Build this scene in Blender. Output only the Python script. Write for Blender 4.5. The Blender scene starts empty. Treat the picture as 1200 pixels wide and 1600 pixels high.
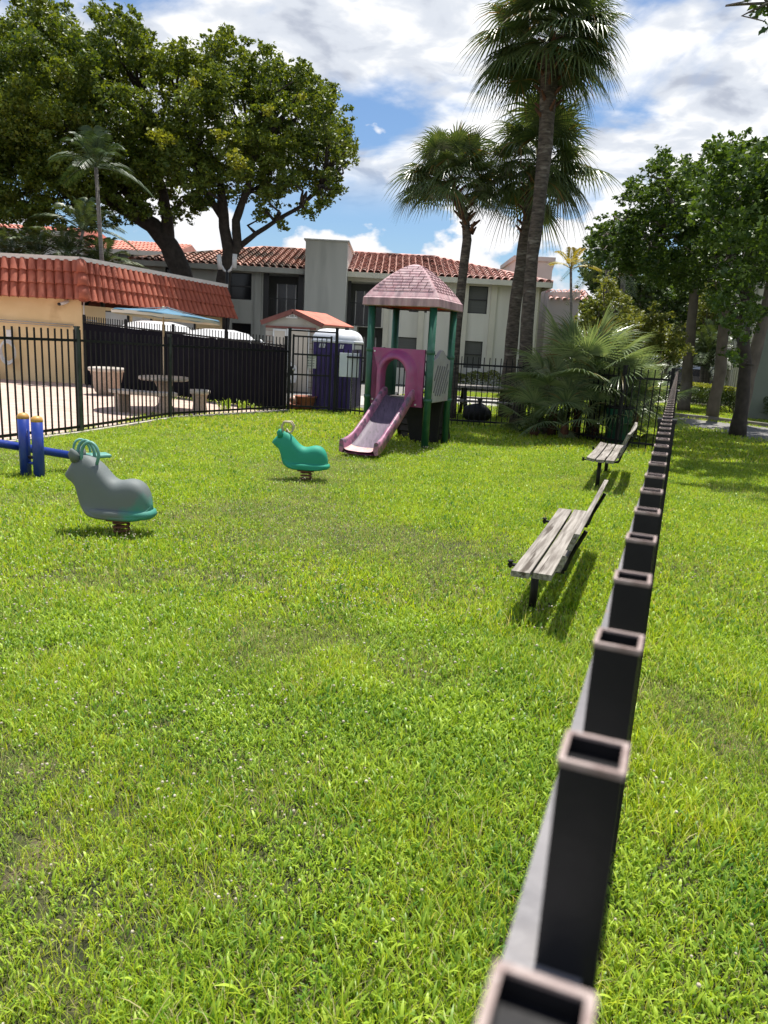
import bpy, math, random
import numpy as np
from mathutils import Vector, Matrix, noise
PI = math.pi
random.seed(7); RNG = np.random.default_rng(7)
sc = bpy.context.scene
COL = sc.collection

# ------------------------------------------------------------------ camera
F_, P_, R_, H_ = 1149.2, .222711, .0550197, 1.70
cd = bpy.data.cameras.new('camera'); cam = bpy.data.objects.new('camera', cd); COL.objects.link(cam)
cam.location = (0, 0, H_)
cam.matrix_world = Matrix.Translation((0, 0, H_)) @ Matrix.Rotation(PI/2 - P_, 4, 'X') @ Matrix.Rotation(R_, 4, 'Z')
cd.sensor_fit = 'HORIZONTAL'; cd.sensor_width = 36; cd.lens = 36*F_/1200
cd.clip_start = .02; cd.clip_end = 3000
cd.dof.use_dof = True; cd.dof.focus_distance = 6.5; cd.dof.aperture_fstop = 10.5
sc.camera = cam

# ------------------------------------------------------------------ world, sun, exposure
SUN_EL, SUN_AZ = math.radians(73), math.radians(20)      # azimuth clockwise from +Y
w = bpy.data.worlds.new('World'); sc.world = w; w.use_nodes = True
nt = w.node_tree; N = nt.nodes; LK = nt.links; N.clear()
def wn(t, **k):
    n = N.new(t)
    for a, b in k.items():
        if a.startswith('i_'): n.inputs[int(a[2:])].default_value = b
        else: setattr(n, a, b)
    return n
def wmath(op, a, b=None, c=None, clamp=False):
    n = N.new('ShaderNodeMath'); n.operation = op; n.use_clamp = clamp
    for i, v in enumerate((a, b, c)):
        if v is None: continue
        if isinstance(v, (int, float)): n.inputs[i].default_value = v
        else: LK.new(v, n.inputs[i])
    return n.outputs[0]
def wramp(fac, stops):
    n = N.new('ShaderNodeValToRGB'); cr = n.color_ramp
    cr.interpolation = 'EASE'
    while len(cr.elements) < len(stops): cr.elements.new(.5)
    for e, (p, c) in zip(cr.elements, stops):
        e.position = p; e.color = (c, c, c, 1) if isinstance(c, (int, float)) else (*c, 1)
    LK.new(fac, n.inputs[0]); return n.outputs[0]
def wmix(f, a, b):
    n = N.new('ShaderNodeMix'); n.data_type = 'RGBA'
    for s, v in ((n.inputs[0], f), (n.inputs[6], a), (n.inputs[7], b)):
        if isinstance(v, (int, float)): s.default_value = v
        elif isinstance(v, tuple): s.default_value = (*v, 1)
        else: LK.new(v, s)
    return n.outputs[2]
sky = wn('ShaderNodeTexSky', sky_type='NISHITA', sun_disc=False, sun_elevation=SUN_EL, sun_rotation=SUN_AZ, air_density=1.1, dust_density=.6, ozone_density=1.6)
tc = wn('ShaderNodeTexCoord'); sp = wn('ShaderNodeSeparateXYZ'); LK.new(tc.outputs['Generated'], sp.inputs[0])
sx, sy, sz = sp.outputs
den = wmath('ADD', sz, .22)
cb = wn('ShaderNodeCombineXYZ'); LK.new(wmath('DIVIDE', sx, den), cb.inputs[0]); LK.new(wmath('DIVIDE', sy, den), cb.inputs[1]); LK.new(wmath('MULTIPLY', sz, 2.2), cb.inputs[2])
n1 = wn('ShaderNodeTexNoise', noise_dimensions='3D'); n1.inputs['Scale'].default_value = 2.1; n1.inputs['Detail'].default_value = 9; n1.inputs['Roughness'].default_value = .52; n1.inputs['Distortion'].default_value = .35
mp = wn('ShaderNodeMapping'); mp.inputs['Location'].default_value = (3.3, 1.7, .4); LK.new(cb.outputs[0], mp.inputs[0]); LK.new(mp.outputs[0], n1.inputs[0])
n2 = wn('ShaderNodeTexNoise'); n2.inputs['Scale'].default_value = 6.5; n2.inputs['Detail'].default_value = 8; n2.inputs['Roughness'].default_value = .5; n2.inputs['Distortion'].default_value = .3; LK.new(mp.outputs[0], n2.inputs[0])
# high deck: nearly full cover above ~12 degrees, soft broken edge lower down
hi_gate = wramp(sz, [(.0, .0), (.15, .0), (.23, 1.), (.46, 1.), (.62, .22)])
hi = wmath('MULTIPLY', wramp(n1.outputs[0], [(.33, .0), (.47, 1.)]), hi_gate)
hi_col = wramp(n2.outputs[0], [(.30, (.46, .50, .59)), (.45, (.68, .72, .79)), (.61, (1.0, 1.0, 1.0))])
# low cumulus
cb2 = wn('ShaderNodeCombineXYZ'); LK.new(wmath('DIVIDE', sx, sy), cb2.inputs[0]); LK.new(wmath('MULTIPLY', sz, 1.5), cb2.inputs[1])
n3 = wn('ShaderNodeTexNoise'); n3.inputs['Scale'].default_value = 7.5; n3.inputs['Detail'].default_value = 10; n3.inputs['Roughness'].default_value = .53
mp3 = wn('ShaderNodeMapping'); mp3.inputs['Location'].default_value = (1.28, .6, 0); LK.new(cb2.outputs[0], mp3.inputs[0]); LK.new(mp3.outputs[0], n3.inputs[0])
thr = wmath('SUBTRACT', wmath('MULTIPLY_ADD', sz, -1.9, .31), .03)
lo = wmath('MULTIPLY', wmath('ADD', wmath('SUBTRACT', n3.outputs[0], .5), thr), 22, clamp=True)
lo_col = wramp(n3.outputs[0], [(.36, (.62, .68, .76)), (.58, (.98, .98, 1.0))])
strength = .12
skyc = N.new('ShaderNodeVectorMath'); skyc.operation = 'SCALE'; LK.new(sky.outputs[0], skyc.inputs[0]); skyc.inputs['Scale'].default_value = .62
k = 1/strength
def scale(c, s):
    n = N.new('ShaderNodeVectorMath'); n.operation = 'SCALE'; LK.new(c, n.inputs[0]); n.inputs['Scale'].default_value = s; return n.outputs[0]
blue = wn('ShaderNodeMix', data_type='RGBA', blend_type='MULTIPLY'); blue.inputs[0].default_value = 1; LK.new(skyc.outputs[0], blue.inputs[6]); blue.inputs[7].default_value = (.80, .95, 1.12, 1)
c1 = wmix(lo, blue.outputs[2], scale(lo_col, k*.72))
c2 = wmix(hi, c1, scale(hi_col, k*.74))
bg = wn('ShaderNodeBackground'); bg.inputs[1].default_value = strength; LK.new(c2, bg.inputs[0])
wo = wn('ShaderNodeOutputWorld'); LK.new(bg.outputs[0], wo.inputs[0])

sl = bpy.data.lights.new('sun', 'SUN'); sl.energy = 5.0; sl.angle = math.radians(.5); sl.color = (1, .96, .89)
so = bpy.data.objects.new('sun', sl); COL.objects.link(so)
sd = Vector((math.sin(SUN_AZ)*math.cos(SUN_EL), math.cos(SUN_AZ)*math.cos(SUN_EL), math.sin(SUN_EL)))
so.rotation_euler = (-sd).to_track_quat('-Z', 'Y').to_euler(); so.location = (0, 0, 30)
sc.view_settings.view_transform = 'Standard'; sc.view_settings.look = 'None'
sc.view_settings.exposure = .62; sc.view_settings.gamma = 1
sc.render.engine = 'CYCLES'
sc.cycles.max_bounces = 7; sc.cycles.transparent_max_bounces = 8; sc.cycles.diffuse_bounces = 3; sc.cycles.glossy_bounces = 3

# ------------------------------------------------------------------ photo pixel -> world
def ray(px, py):
    a, b = px-600, py-800
    X = (a*math.cos(R_)+b*math.sin(R_))/F_; Y = (-a*math.sin(R_)+b*math.cos(R_))/F_
    return (X, math.cos(P_)-Y*math.sin(P_), -math.sin(P_)-Y*math.cos(P_))
def G(px, py, z=0.):
    v = ray(px, py); t = (z-H_)/v[2]; return Vector((v[0]*t, v[1]*t, z))
def V(px, py, y):
    v = ray(px, py); t = y/v[1]; return Vector((v[0]*t, y, H_+v[2]*t))

# ------------------------------------------------------------------ materials
def newmat(name):
    m = bpy.data.materials.new(name); m.use_nodes = True
    n = m.node_tree.nodes; b = n['Principled BSDF']; return m, n, m.node_tree.links, b
def mat(name, c1, c2=None, scale=4., rough=.6, bump=0., bscale=30., metallic=0., spec=.5, c3=None, s3=1.5, lo3=.55, hi3=.7, det=6, stretch=None, lo=.35, hi=.65, rot=0.):
    m, n, l, b = newmat(name)
    b.inputs['Roughness'].default_value = rough; b.inputs['Metallic'].default_value = metallic
    b.inputs['Specular IOR Level'].default_value = spec
    b.inputs['Base Color'].default_value = (*c1, 1)
    tc = n.new('ShaderNodeTexCoord'); src = tc.outputs['Object']
    if stretch:
        mp = n.new('ShaderNodeMapping'); mp.vector_type = 'TEXTURE'; mp.inputs['Scale'].default_value = [1/q for q in stretch]; mp.inputs['Rotation'].default_value = (0, 0, rot); l.new(src, mp.inputs[0]); src = mp.outputs[0]
    def nz(s, d=det):
        t = n.new('ShaderNodeTexNoise'); t.inputs['Scale'].default_value = s; t.inputs['Detail'].default_value = d; l.new(src, t.inputs[0]); return t.outputs[0]
    def ramp(f, a, b_):
        r = n.new('ShaderNodeMapRange'); r.inputs[1].default_value = a; r.inputs[2].default_value = b_; l.new(f, r.inputs[0]); return r.outputs[0]
    col = None
    if c2:
        x = n.new('ShaderNodeMix'); x.data_type = 'RGBA'; x.inputs[6].default_value = (*c1, 1); x.inputs[7].default_value = (*c2, 1)
        l.new(ramp(nz(scale), lo, hi), x.inputs[0]); col = x.outputs[2]
    if c3:
        x = n.new('ShaderNodeMix'); x.data_type = 'RGBA'
        if col: l.new(col, x.inputs[6])
        else: x.inputs[6].default_value = (*c1, 1)
        x.inputs[7].default_value = (*c3, 1); l.new(ramp(nz(s3, 8), lo3, hi3), x.inputs[0]); col = x.outputs[2]
    if col: l.new(col, b.inputs['Base Color'])
    if bump:
        bp = n.new('ShaderNodeBump'); bp.inputs['Strength'].default_value = bump; bp.inputs['Distance'].default_value = .02
        l.new(nz(bscale), bp.inputs['Height']); l.new(bp.outputs[0], b.inputs['Normal'])
    return m
def leafmat(name, ca, cb_, trans=.35, tcol=None, rough=.45, cs=.35, straw=None, strawf=.08, spec=.4, world=False):
    """leaf: random per leaf between ca and cb_, slow drift of hue over the plant, light passes through"""
    m, n, l, b = newmat(name)
    geo = n.new('ShaderNodeNewGeometry')
    x = n.new('ShaderNodeMix'); x.data_type = 'RGBA'; x.inputs[6].default_value = (*ca, 1); x.inputs[7].default_value = (*cb_, 1)
    tc = n.new('ShaderNodeTexCoord'); t = n.new('ShaderNodeTexNoise'); t.inputs['Scale'].default_value = cs; t.inputs['Detail'].default_value = 4
    l.new(geo.outputs['Position'] if world else tc.outputs['Object'], t.inputs[0])
    mr = n.new('ShaderNodeMapRange'); mr.inputs[1].default_value = .36; mr.inputs[2].default_value = .64; l.new(t.outputs[0], mr.inputs[0])
    a = n.new('ShaderNodeMath'); a.operation = 'MULTIPLY_ADD'; l.new(geo.outputs['Random Per Island'], a.inputs[0]); a.inputs[1].default_value = .75
    s = n.new('ShaderNodeMath'); s.operation = 'MULTIPLY'; l.new(mr.outputs[0], s.inputs[0]); s.inputs[1].default_value = .32; l.new(s.outputs[0], a.inputs[2])
    l.new(a.outputs[0], x.inputs[0]); col = x.outputs[2]
    if straw:
        y = n.new('ShaderNodeMix'); y.data_type = 'RGBA'; l.new(col, y.inputs[6]); y.inputs[7].default_value = (*straw, 1)
        mm = n.new('ShaderNodeMath'); mm.operation = 'MULTIPLY'; l.new(geo.outputs['Random Per Island'], mm.inputs[0]); mm.inputs[1].default_value = 37.
        fr = n.new('ShaderNodeMath'); fr.operation = 'FRACT'; l.new(mm.outputs[0], fr.inputs[0])
        lt = n.new('ShaderNodeMath'); lt.operation = 'LESS_THAN'; l.new(fr.outputs[0], lt.inputs[0]); lt.inputs[1].default_value = strawf
        l.new(lt.outputs[0], y.inputs[0]); col = y.outputs[2]
    l.new(col, b.inputs['Base Color']); b.inputs['Roughness'].default_value = rough; b.inputs['Specular IOR Level'].default_value = spec
    tr = n.new('ShaderNodeBsdfTranslucent')
    hs = n.new('ShaderNodeMix'); hs.data_type = 'RGBA'; hs.blend_type = 'MULTIPLY'; hs.inputs[0].default_value = 1; l.new(col, hs.inputs[6]); hs.inputs[7].default_value = (*(tcol or (1.5, 1.35, .6)), 1)
    l.new(hs.outputs[2], tr.inputs[0])
    ms = n.new('ShaderNodeMixShader'); ms.inputs[0].default_value = trans
    l.new(b.outputs[0], ms.inputs[1]); l.new(tr.outputs[0], ms.inputs[2]); l.new(ms.outputs[0], n['Material Output'].inputs[0])
    return m
M = {}
M['black'] = mat('black_iron', (.007, .008, .010), (.016, .015, .016), 9, .34, .05, 60, spec=.4)
M['black_far'] = mat('black_iron_weathered', (.006, .007, .008), (.012, .012, .012), 3, .5, spec=.25)
M['rail'] = mat('sunlit_top_iron', (.15, .142, .145), (.22, .205, .205), 14, .42, .08, 80, c3=(.22, .12, .07), s3=22, lo3=.66, hi3=.76, spec=.7)  # pale grey puts the sunlight on the top rail into its colour
M['rust'] = mat('rusty_rim', (.36, .28, .25), (.24, .17, .15), 60, .5, .2, 90, lo=.42, hi=.6)
M['screen'] = mat('screen_cloth', (.005, .005, .009), (.008, .008, .013), 2, .9, spec=.1)
M['postgreen'] = mat('faded_black_green_post', (.022, .030, .027), (.05, .065, .057), 6, .5, .1)
M['pgreen'] = mat('green_post_paint', (.010, .070, .040), (.016, .095, .055), 4, .38, .05, c3=(.03, .10, .07), s3=9)
M['magenta'] = mat('magenta_plastic', (.30, .045, .15), (.36, .085, .20), 3, .42, .05, c3=(.22, .10, .17), s3=5, lo3=.5, hi3=.75)
M['slide_rim'] = mat('faded_slide_rim', (.42, .20, .27), (.28, .085, .17), 6, .5, .05, c3=(.13, .09, .12), s3=10, lo3=.5, hi3=.62)
M['slide_bed'] = mat('grimy_slide_bed', (.085, .058, .09), (.14, .095, .14), 7, .6, .1, c3=(.035, .025, .035), s3=14, lo3=.48, hi3=.75, stretch=(3, .6, .6))
M['slide_foot'] = mat('pale_pink_slide_foot', (.55, .32, .33), (.62, .40, .38), 8, .5, c3=(.48, .27, .08), s3=5, lo3=.55, hi3=.66)
M['roofpink'] = mat('weathered_pink_roof', (.44, .24, .26), (.54, .38, .38), 5, .6, .1, 40, c3=(.20, .12, .14), s3=3.5, lo3=.48, hi3=.72, stretch=(2.5, 2.5, .5))
M['roofline'] = mat('grimy_brick_grooves', (.13, .055, .07), (.22, .10, .12), 8, .8)
M['roofred'] = mat('red_plastic_underside', (.55, .03, .02), None, rough=.4)
M['greypanel'] = mat('grey_plastic', (.30, .28, .27), (.36, .34, .33), 5, .55, .05, c3=(.33, .22, .26), s3=3)
M['slot_shade'] = mat('painted_slot_shade', (.16, .15, .15), None, rough=.8)  # dark colour stands for shade inside the side panel slots
M['deck'] = mat('dark_deck', (.05, .035, .03), (.02, .015, .015), 8, .7)
M['blackplastic'] = mat('black_plastic', (.006, .006, .007), (.012, .011, .011), 8, .6, .1, spec=.3)
M['blue'] = mat('blue_paint', (.012, .035, .24), (.02, .05, .30), 5, .33, .04, c3=(.05, .09, .28), s3=12, lo3=.6, hi3=.8)
M['yellow'] = mat('yellow_cap', (.60, .33, .07), (.48, .25, .06), 20, .5, .1, c3=(.25, .15, .08), s3=30, lo3=.6, hi3=.7)
M['teal'] = mat('teal_plastic', (.012, .29, .19), (.018, .34, .23), 3, .36, .03, c3=(.06, .27, .21), s3=6, lo3=.55, hi3=.8)
M['fadeteal'] = mat('faded_teal_plastic', (.09, .27, .22), (.14, .32, .27), 8, .5)
M['cream'] = mat('cream_handle', (.50, .42, .28), (.42, .36, .25), 10, .5)
M['spring'] = mat('rusty_spring', (.20, .085, .045), (.10, .04, .025), 18, .75, .2)
M['wood'] = mat('weathered_grey_wood', (.15, .13, .11), (.34, .31, .275), 5, .85, .5, 9, c3=(.07, .055, .042), s3=3., lo3=.57, hi3=.66, stretch=(9, .45, 9), rot=-.3637)
M['stone'] = mat('pale_concrete', (.44, .39, .33), (.54, .49, .43), 6, .85, .3, 50, c3=(.28, .22, .18), s3=7)
M['stonedark'] = mat('aggregate_concrete', (.30, .235, .19), (.42, .34, .28), 30, .9, .4, 60)
M['umbrella'] = mat('blue_canvas', (.06, .16, .24), (.08, .19, .28), 3, .85)
M['umblining'] = mat('cream_canvas', (.62, .58, .48), None, rough=.8)
M['white'] = mat('white_paint', (.72, .72, .70), (.62, .62, .60), 3, .5)
M['offwhite'] = mat('sign_white', (.55, .60, .62), (.62, .66, .68), 5, .5)
M['purple'] = mat('purple_plastic', (.036, .016, .13), (.048, .023, .165), 2, .42, .03, c3=(.06, .04, .17), s3=4)
M['whiteroof'] = mat('translucent_white_roof', (.66, .68, .74), (.74, .76, .80), 4, .4)
M['cream_wall'] = mat('cream_stucco', (.68, .51, .27), (.74, .57, .32), 1.6, .85, .2, 60, c3=(.50, .34, .17), s3=.9)
M['fascia'] = mat('white_fascia', (.70, .66, .60), (.62, .58, .52), 2, .6)
M['tile'] = mat('clay_tile', (.40, .105, .055), (.31, .075, .040), 3, .75, .15, 40, c3=(.43, .13, .07), s3=1.3)
M['oldtile'] = mat('pink_weathered_tile', (.60, .31, .26), (.74, .50, .44), 2.2, .85, .2, 20, c3=(.10, .06, .05), s3=.9, lo3=.55, hi3=.68)
M['darktile'] = mat('mossy_tile', (.40, .18, .13), (.56, .34, .27), 2.5, .85, .2, 20, c3=(.07, .05, .035), s3=.7, lo3=.44, hi3=.6)
M['fartile'] = mat('salmon_tile', (.62, .24, .17), (.68, .30, .22), 2, .75)
M['ply'] = mat('roof_base', (.26, .14, .11), None, rough=.9)
M['grey_wall'] = mat('shade_grey_stucco', (.42, .43, .395), (.47, .48, .44), .7, .9, .15, 50, c3=(.28, .29, .27), s3=.8, lo3=.50, hi3=.85, stretch=(2.5, 2.5, .35))  # cream stucco lying in shade, the shade put into a grey colour
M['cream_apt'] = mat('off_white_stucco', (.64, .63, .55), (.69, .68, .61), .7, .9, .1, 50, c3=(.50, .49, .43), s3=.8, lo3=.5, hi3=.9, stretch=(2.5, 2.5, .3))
M['pilaster'] = mat('cream_trim', (.66, .64, .53), (.60, .58, .48), 1.5, .85)
M['olive_wall'] = mat('olive_grey_stucco', (.17, .20, .165), (.20, .225, .19), .8, .9, .1, 40)
M['white_apt'] = mat('white_stucco', (.68, .68, .66), (.60, .60, .58), 1, .9)
M['rosewall'] = mat('pale_rose_stucco', (.56, .50, .45), (.50, .45, .41), 1.2, .9)
M['glass'] = mat('window_glass', (.012, .013, .015), None, rough=.15, spec=.35)
M['blind'] = mat('window_with_blinds', (.10, .105, .10), (.075, .08, .075), 3, .35, spec=.4, stretch=(.3, .3, 30))
M['frame'] = mat('dark_window_frame', (.02, .02, .02), None, rough=.5)
M['recess'] = mat('dim_balcony_wall', (.10, .105, .10), (.075, .08, .075), 1, .9)  # balcony back wall with the shade of the recess put into its colour
M['doordark'] = mat('dark_sliding_door', (.03, .03, .033), None, rough=.25)
M['shed'] = mat('beige_shed_siding', (.44, .41, .35), (.38, .35, .30), 2, .8, c3=(.36, .30, .24), s3=3)
M['shedtrim'] = mat('brown_red_trim', (.17, .055, .045), (.22, .08, .06), 5, .7)
M['sheddoor'] = mat('tan_shed_door', (.56, .49, .40), (.60, .53, .44), 2, .7)
M['shedroof'] = mat('salmon_shingle', (.62, .20, .14), (.52, .15, .10), 4, .85, .3, 30, c3=(.30, .11, .09), s3=3)
M['steel'] = mat('galvanised_steel', (.42, .43, .43), (.34, .35, .35), 8, .4, metallic=.6)
M['pipe'] = mat('white_pipe', (.62, .62, .60), None, rough=.5)
M['hosered'] = mat('dark_red_hose', (.09, .02, .015), None, rough=.6)
M['carwhite'] = mat('white_car_paint', (.72, .72, .72), None, rough=.2, spec=.8)
M['cardark'] = mat('dark_car_paint', (.03, .035, .04), None, rough=.15, spec=.9)
M['rubber'] = mat('rubber', (.02, .02, .02), None, rough=.8)
M['lens'] = mat('lamp_lens', (.5, .08, .05), None, rough=.2)
M['bark_dark'] = mat('dark_bark', (.055, .045, .037), (.03, .025, .02), 6, .95, .8, 14)
M['bark_grey'] = mat('grey_bark', (.16, .135, .11), (.10, .085, .07), 5, .95, .6, 14, stretch=(1, 1, .6))
M['bark_palm'] = mat('palm_bark', (.12, .098, .078), (.040, .032, .026), 7, .95, 1., 9, stretch=(1, 1, 3.2), c3=(.20, .18, .15), s3=3, lo3=.6, hi3=.72)
M['boot'] = mat('brown_leaf_bases', (.13, .055, .03), (.07, .035, .02), 8, .95, .8, 12)
M['bark_ring'] = mat('ringed_grey_palm_bark', (.20, .185, .165), (.11, .10, .088), 3, .9, .3, stretch=(.2, .2, 6))
M['leaf_big'] = leafmat('shade_tree_leaf', (.030, .072, .013), (.17, .225, .028), .36, (1.6, 1.35, .4), cs=.4)
M['leaf_lime'] = leafmat('young_shade_tree_leaf', (.16, .20, .02), (.24, .25, .03), .4)
M['leaf_right'] = leafmat('round_leaf', (.026, .066, .014), (.11, .18, .028), .32, cs=.6)
M['leaf_bg'] = leafmat('far_leaf', (.025, .055, .015), (.08, .13, .025), .25, cs=.4)
M['leaf_bush'] = leafmat('bush_leaf', (.10, .15, .03), (.22, .23, .055), .35, cs=.8)
M['leaf_croton'] = leafmat('yellow_hedge_leaf', (.10, .16, .02), (.42, .42, .05), .3, cs=1.5)
M['leaf_hedge'] = leafmat('dark_hedge_leaf', (.03, .065, .015), (.09, .13, .02), .25, cs=1.5)
M['frond'] = leafmat('fan_palm_leaf', (.035, .075, .028), (.13, .17, .06), .24, (1.4, 1.3, .5), rough=.34, cs=.9, straw=(.22, .15, .05), strawf=.05, spec=.5)
M['frond_bush'] = leafmat('blue_green_fan_leaf', (.10, .16, .08), (.33, .39, .21), .30, (1.3, 1.3, .6), rough=.30, cs=1.2, straw=(.25, .20, .09), strawf=.05, spec=.6)
M['frond_areca'] = leafmat('feather_palm_leaf', (.028, .062, .025), (.095, .13, .045), .22, rough=.42, cs=1.2, spec=.4)
M['frond_dark'] = leafmat('shaded_feather_leaf', (.018, .045, .018), (.06, .095, .035), .2, rough=.45, cs=1.2, spec=.35)  # darker copy of the feather palm leaf, shade put into its colour
M['frond_yellow'] = leafmat('yellowing_palm_leaf', (.20, .22, .03), (.38, .27, .04), .4, cs=1.2)
M['grass'] = leafmat('grass_blade', (.085, .25, .014), (.60, .66, .05), .42, (1.25, 1.25, .4), rough=.42, cs=1.3, straw=(.58, .50, .27), strawf=.13, spec=.35, world=True)
M['weed'] = leafmat('weed_leaf', (.045, .17, .022), (.46, .60, .06), .36, (1.2, 1.2, .5), rough=.45, cs=1.8, spec=.4, world=True)
M['clover'] = mat('clover_head', (.50, .47, .36), (.36, .31, .21), 60, .9)
M['stem'] = mat('green_stem', (.12, .18, .04), None, rough=.7)
M['soil'] = mat('lawn_soil', (.022, .026, .008), (.05, .05, .018), 9., .95, .9, 45, c3=(.13, .10, .06), s3=4., lo3=.56, hi3=.70)
M['farlawn'] = mat('far_lawn', (.16, .28, .03), (.24, .36, .04), 2.5, .95, .6, 20)
M['asphalt'] = mat('grey_asphalt', (.17, .165, .155), (.21, .20, .19), 3, .9, .2, 80)  # plain grey asphalt, tone varied by noise
M['path'] = mat('concrete_path', (.38, .36, .33), (.44, .42, .38), 2, .9, .1, 60)
M['kerb'] = mat('concrete_kerb', (.16, .15, .13), (.24, .22, .20), 4, .9, .2)
M['terracotta'] = mat('terracotta', (.36, .13, .07), (.28, .10, .06), 8, .8)
M['pinkball'] = mat('faded_pink_rubber', (.65, .40, .30), None, rough=.5)
M['red'] = leafmat('red_fruit', (.30, .015, .012), (.40, .03, .02), .1)
# pavers
def paver_mat():
    m, n, l, b = newmat('pink_pavers')
    tc = n.new('ShaderNodeTexCoord'); br = n.new('ShaderNodeTexBrick'); l.new(tc.outputs['Object'], br.inputs[0])
    br.inputs['Color1'].default_value = (.58, .44, .36, 1); br.inputs['Color2'].default_value = (.46, .33, .27, 1); br.inputs['Mortar'].default_value = (.36, .29, .24, 1)
    br.inputs['Scale'].default_value = 1.; br.inputs['Brick Width'].default_value = .24; br.inputs['Row Height'].default_value = .12; br.inputs['Mortar Size'].default_value = .006
    l.new(br.outputs[0], b.inputs['Base Color']); b.inputs['Roughness'].default_value = .9
    return m
M['paver'] = paver_mat()

# ------------------------------------------------------------------ mesh helpers
class MB:
    def __init__(s): s.v = []; s.f = []
    def add(s, vs, fs):
        o = len(s.v); s.v += [tuple(p) for p in vs]; s.f += [tuple(i+o for i in f) for f in fs]; return s
    def box(s, c, d, rz=0., rx=0., ry=0.):
        m = Matrix.Translation(c) @ Matrix.Rotation(rz, 4, 'Z') @ Matrix.Rotation(ry, 4, 'Y') @ Matrix.Rotation(rx, 4, 'X')
        vs = [m @ Vector((x*d[0]/2, y*d[1]/2, z*d[2]/2)) for x in (-1, 1) for y in (-1, 1) for z in (-1, 1)]
        return s.add(vs, [(0, 1, 3, 2), (4, 6, 7, 5), (0, 4, 5, 1), (2, 3, 7, 6), (0, 2, 6, 4), (1, 5, 7, 3)])
    def bar(s, a, b, w, h, up=(0, 0, 1)):
        a = Vector(a); b = Vector(b); d = (b-a).normalized(); up = Vector(up)
        if abs(d.dot(up)) > .98: up = Vector((0, 1, 0))
        x = d.cross(up).normalized(); y = x.cross(d)
        vs = [p+x*i*w/2+y*j*h/2 for p in (a, b) for i, j in ((-1, -1), (1, -1), (1, 1), (-1, 1))]
        return s.add(vs, [(0, 1, 2, 3), (4, 7, 6, 5), (0, 4, 5, 1), (1, 5, 6, 2), (2, 6, 7, 3), (3, 7, 4, 0)])
    def tube(s, pts, r, n=10, cap=True, closed=False):
        pts = [Vector(p) for p in pts]; rs = r if isinstance(r, (list, tuple)) else [r]*len(pts)
        up = None; rings = []
        for i, p in enumerate(pts):
            if closed: d = (pts[(i+1) % len(pts)]-pts[i-1]).normalized()
            else: d = (pts[min(i+1, len(pts)-1)]-pts[max(i-1, 0)]).normalized()
            if up is None:
                up = Vector((0, 0, 1)) if abs(d.z) < .9 else Vector((1, 0, 0))
            x = d.cross(up).normalized(); up = x.cross(d).normalized()
            rings.append([p+(x*math.cos(2*PI*k/n)+up*math.sin(2*PI*k/n))*rs[i] for k in range(n)])
        vs = [v for R in rings for v in R]; L = len(pts); fs = []
        for i in range(L if closed else L-1):
            j = (i+1) % L
            fs += [(i*n+k, i*n+(k+1) % n, j*n+(k+1) % n, j*n+k) for k in range(n)]
        if cap and not closed: fs += [tuple(range(n-1, -1, -1)), tuple((L-1)*n+k for k in range(n))]
        return s.add(vs, fs)
    def lathe(s, c, prof, n=24, sq=0):
        c = Vector(c); vs = []; fs = []
        for r, z in prof:
            for k in range(n):
                a = 2*PI*k/n; vs.append(c+Vector((r*math.cos(a), r*math.sin(a), z)))
        for i in range(len(prof)-1):
            fs += [(i*n+k, i*n+(k+1) % n, (i+1)*n+(k+1) % n, (i+1)*n+k) for k in range(n)]
        if prof[0][0] > 0: fs.append(tuple(range(n-1, -1, -1)))
        if prof[-1][0] > 0: fs.append(tuple((len(prof)-1)*n+k for k in range(n)))
        return s.add(vs, fs)
    def prism(s, poly, ext):
        """poly: list of 3-D points, ext: extrusion vector"""
        n = len(poly); poly = [Vector(p) for p in poly]; e = Vector(ext)
        return s.add(poly+[p+e for p in poly], [tuple(range(n)), tuple(range(2*n-1, n-1, -1))]+[(i, i+n, (i+1) % n+n, (i+1) % n) for i in range(n)])
    def grid(s, rows):
        n = len(rows[0]); return s.add([p for r in rows for p in r], [(i*n+j, i*n+j+1, (i+1)*n+j+1, (i+1)*n+j) for i in range(len(rows)-1) for j in range(n-1)])
    def build(s, name, m, parent=None, smooth=False, bevel=0., world=True, angle=None):
        me = bpy.data.meshes.new(name)
        off = Vector((0, 0, 0))
        if parent and world:
            q = parent
            while q: off += q.location; q = q.parent
        me.from_pydata([(v[0]-off.x, v[1]-off.y, v[2]-off.z) for v in s.v], [], s.f); me.materials.append(M[m] if isinstance(m, str) else m)
        o = bpy.data.objects.new(name, me); COL.objects.link(o); o.parent = parent
        if smooth: me.polygons.foreach_set('use_smooth', [True]*len(me.polygons))
        if bevel:
            md = o.modifiers.new('bevel', 'BEVEL'); md.width = bevel; md.segments = 2; md.limit_method = 'ANGLE'; md.angle_limit = .6
        return o
def root(name, label, cat, loc=(0, 0, 0), group=None, rz=0.):
    o = bpy.data.objects.new(name, None); COL.objects.link(o); o.location = loc; o.rotation_euler.z = rz; o.empty_display_size = .2
    o['label'] = label; o['category'] = cat
    if group: o['group'] = group
    return o
def tag(o, label, cat, group=None):
    o['label'] = label; o['category'] = cat
    if group: o['group'] = group
    return o
def struct(o, kind='structure', label=None):
    o['kind'] = kind
    if label: o['label'] = label
    return o
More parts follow.
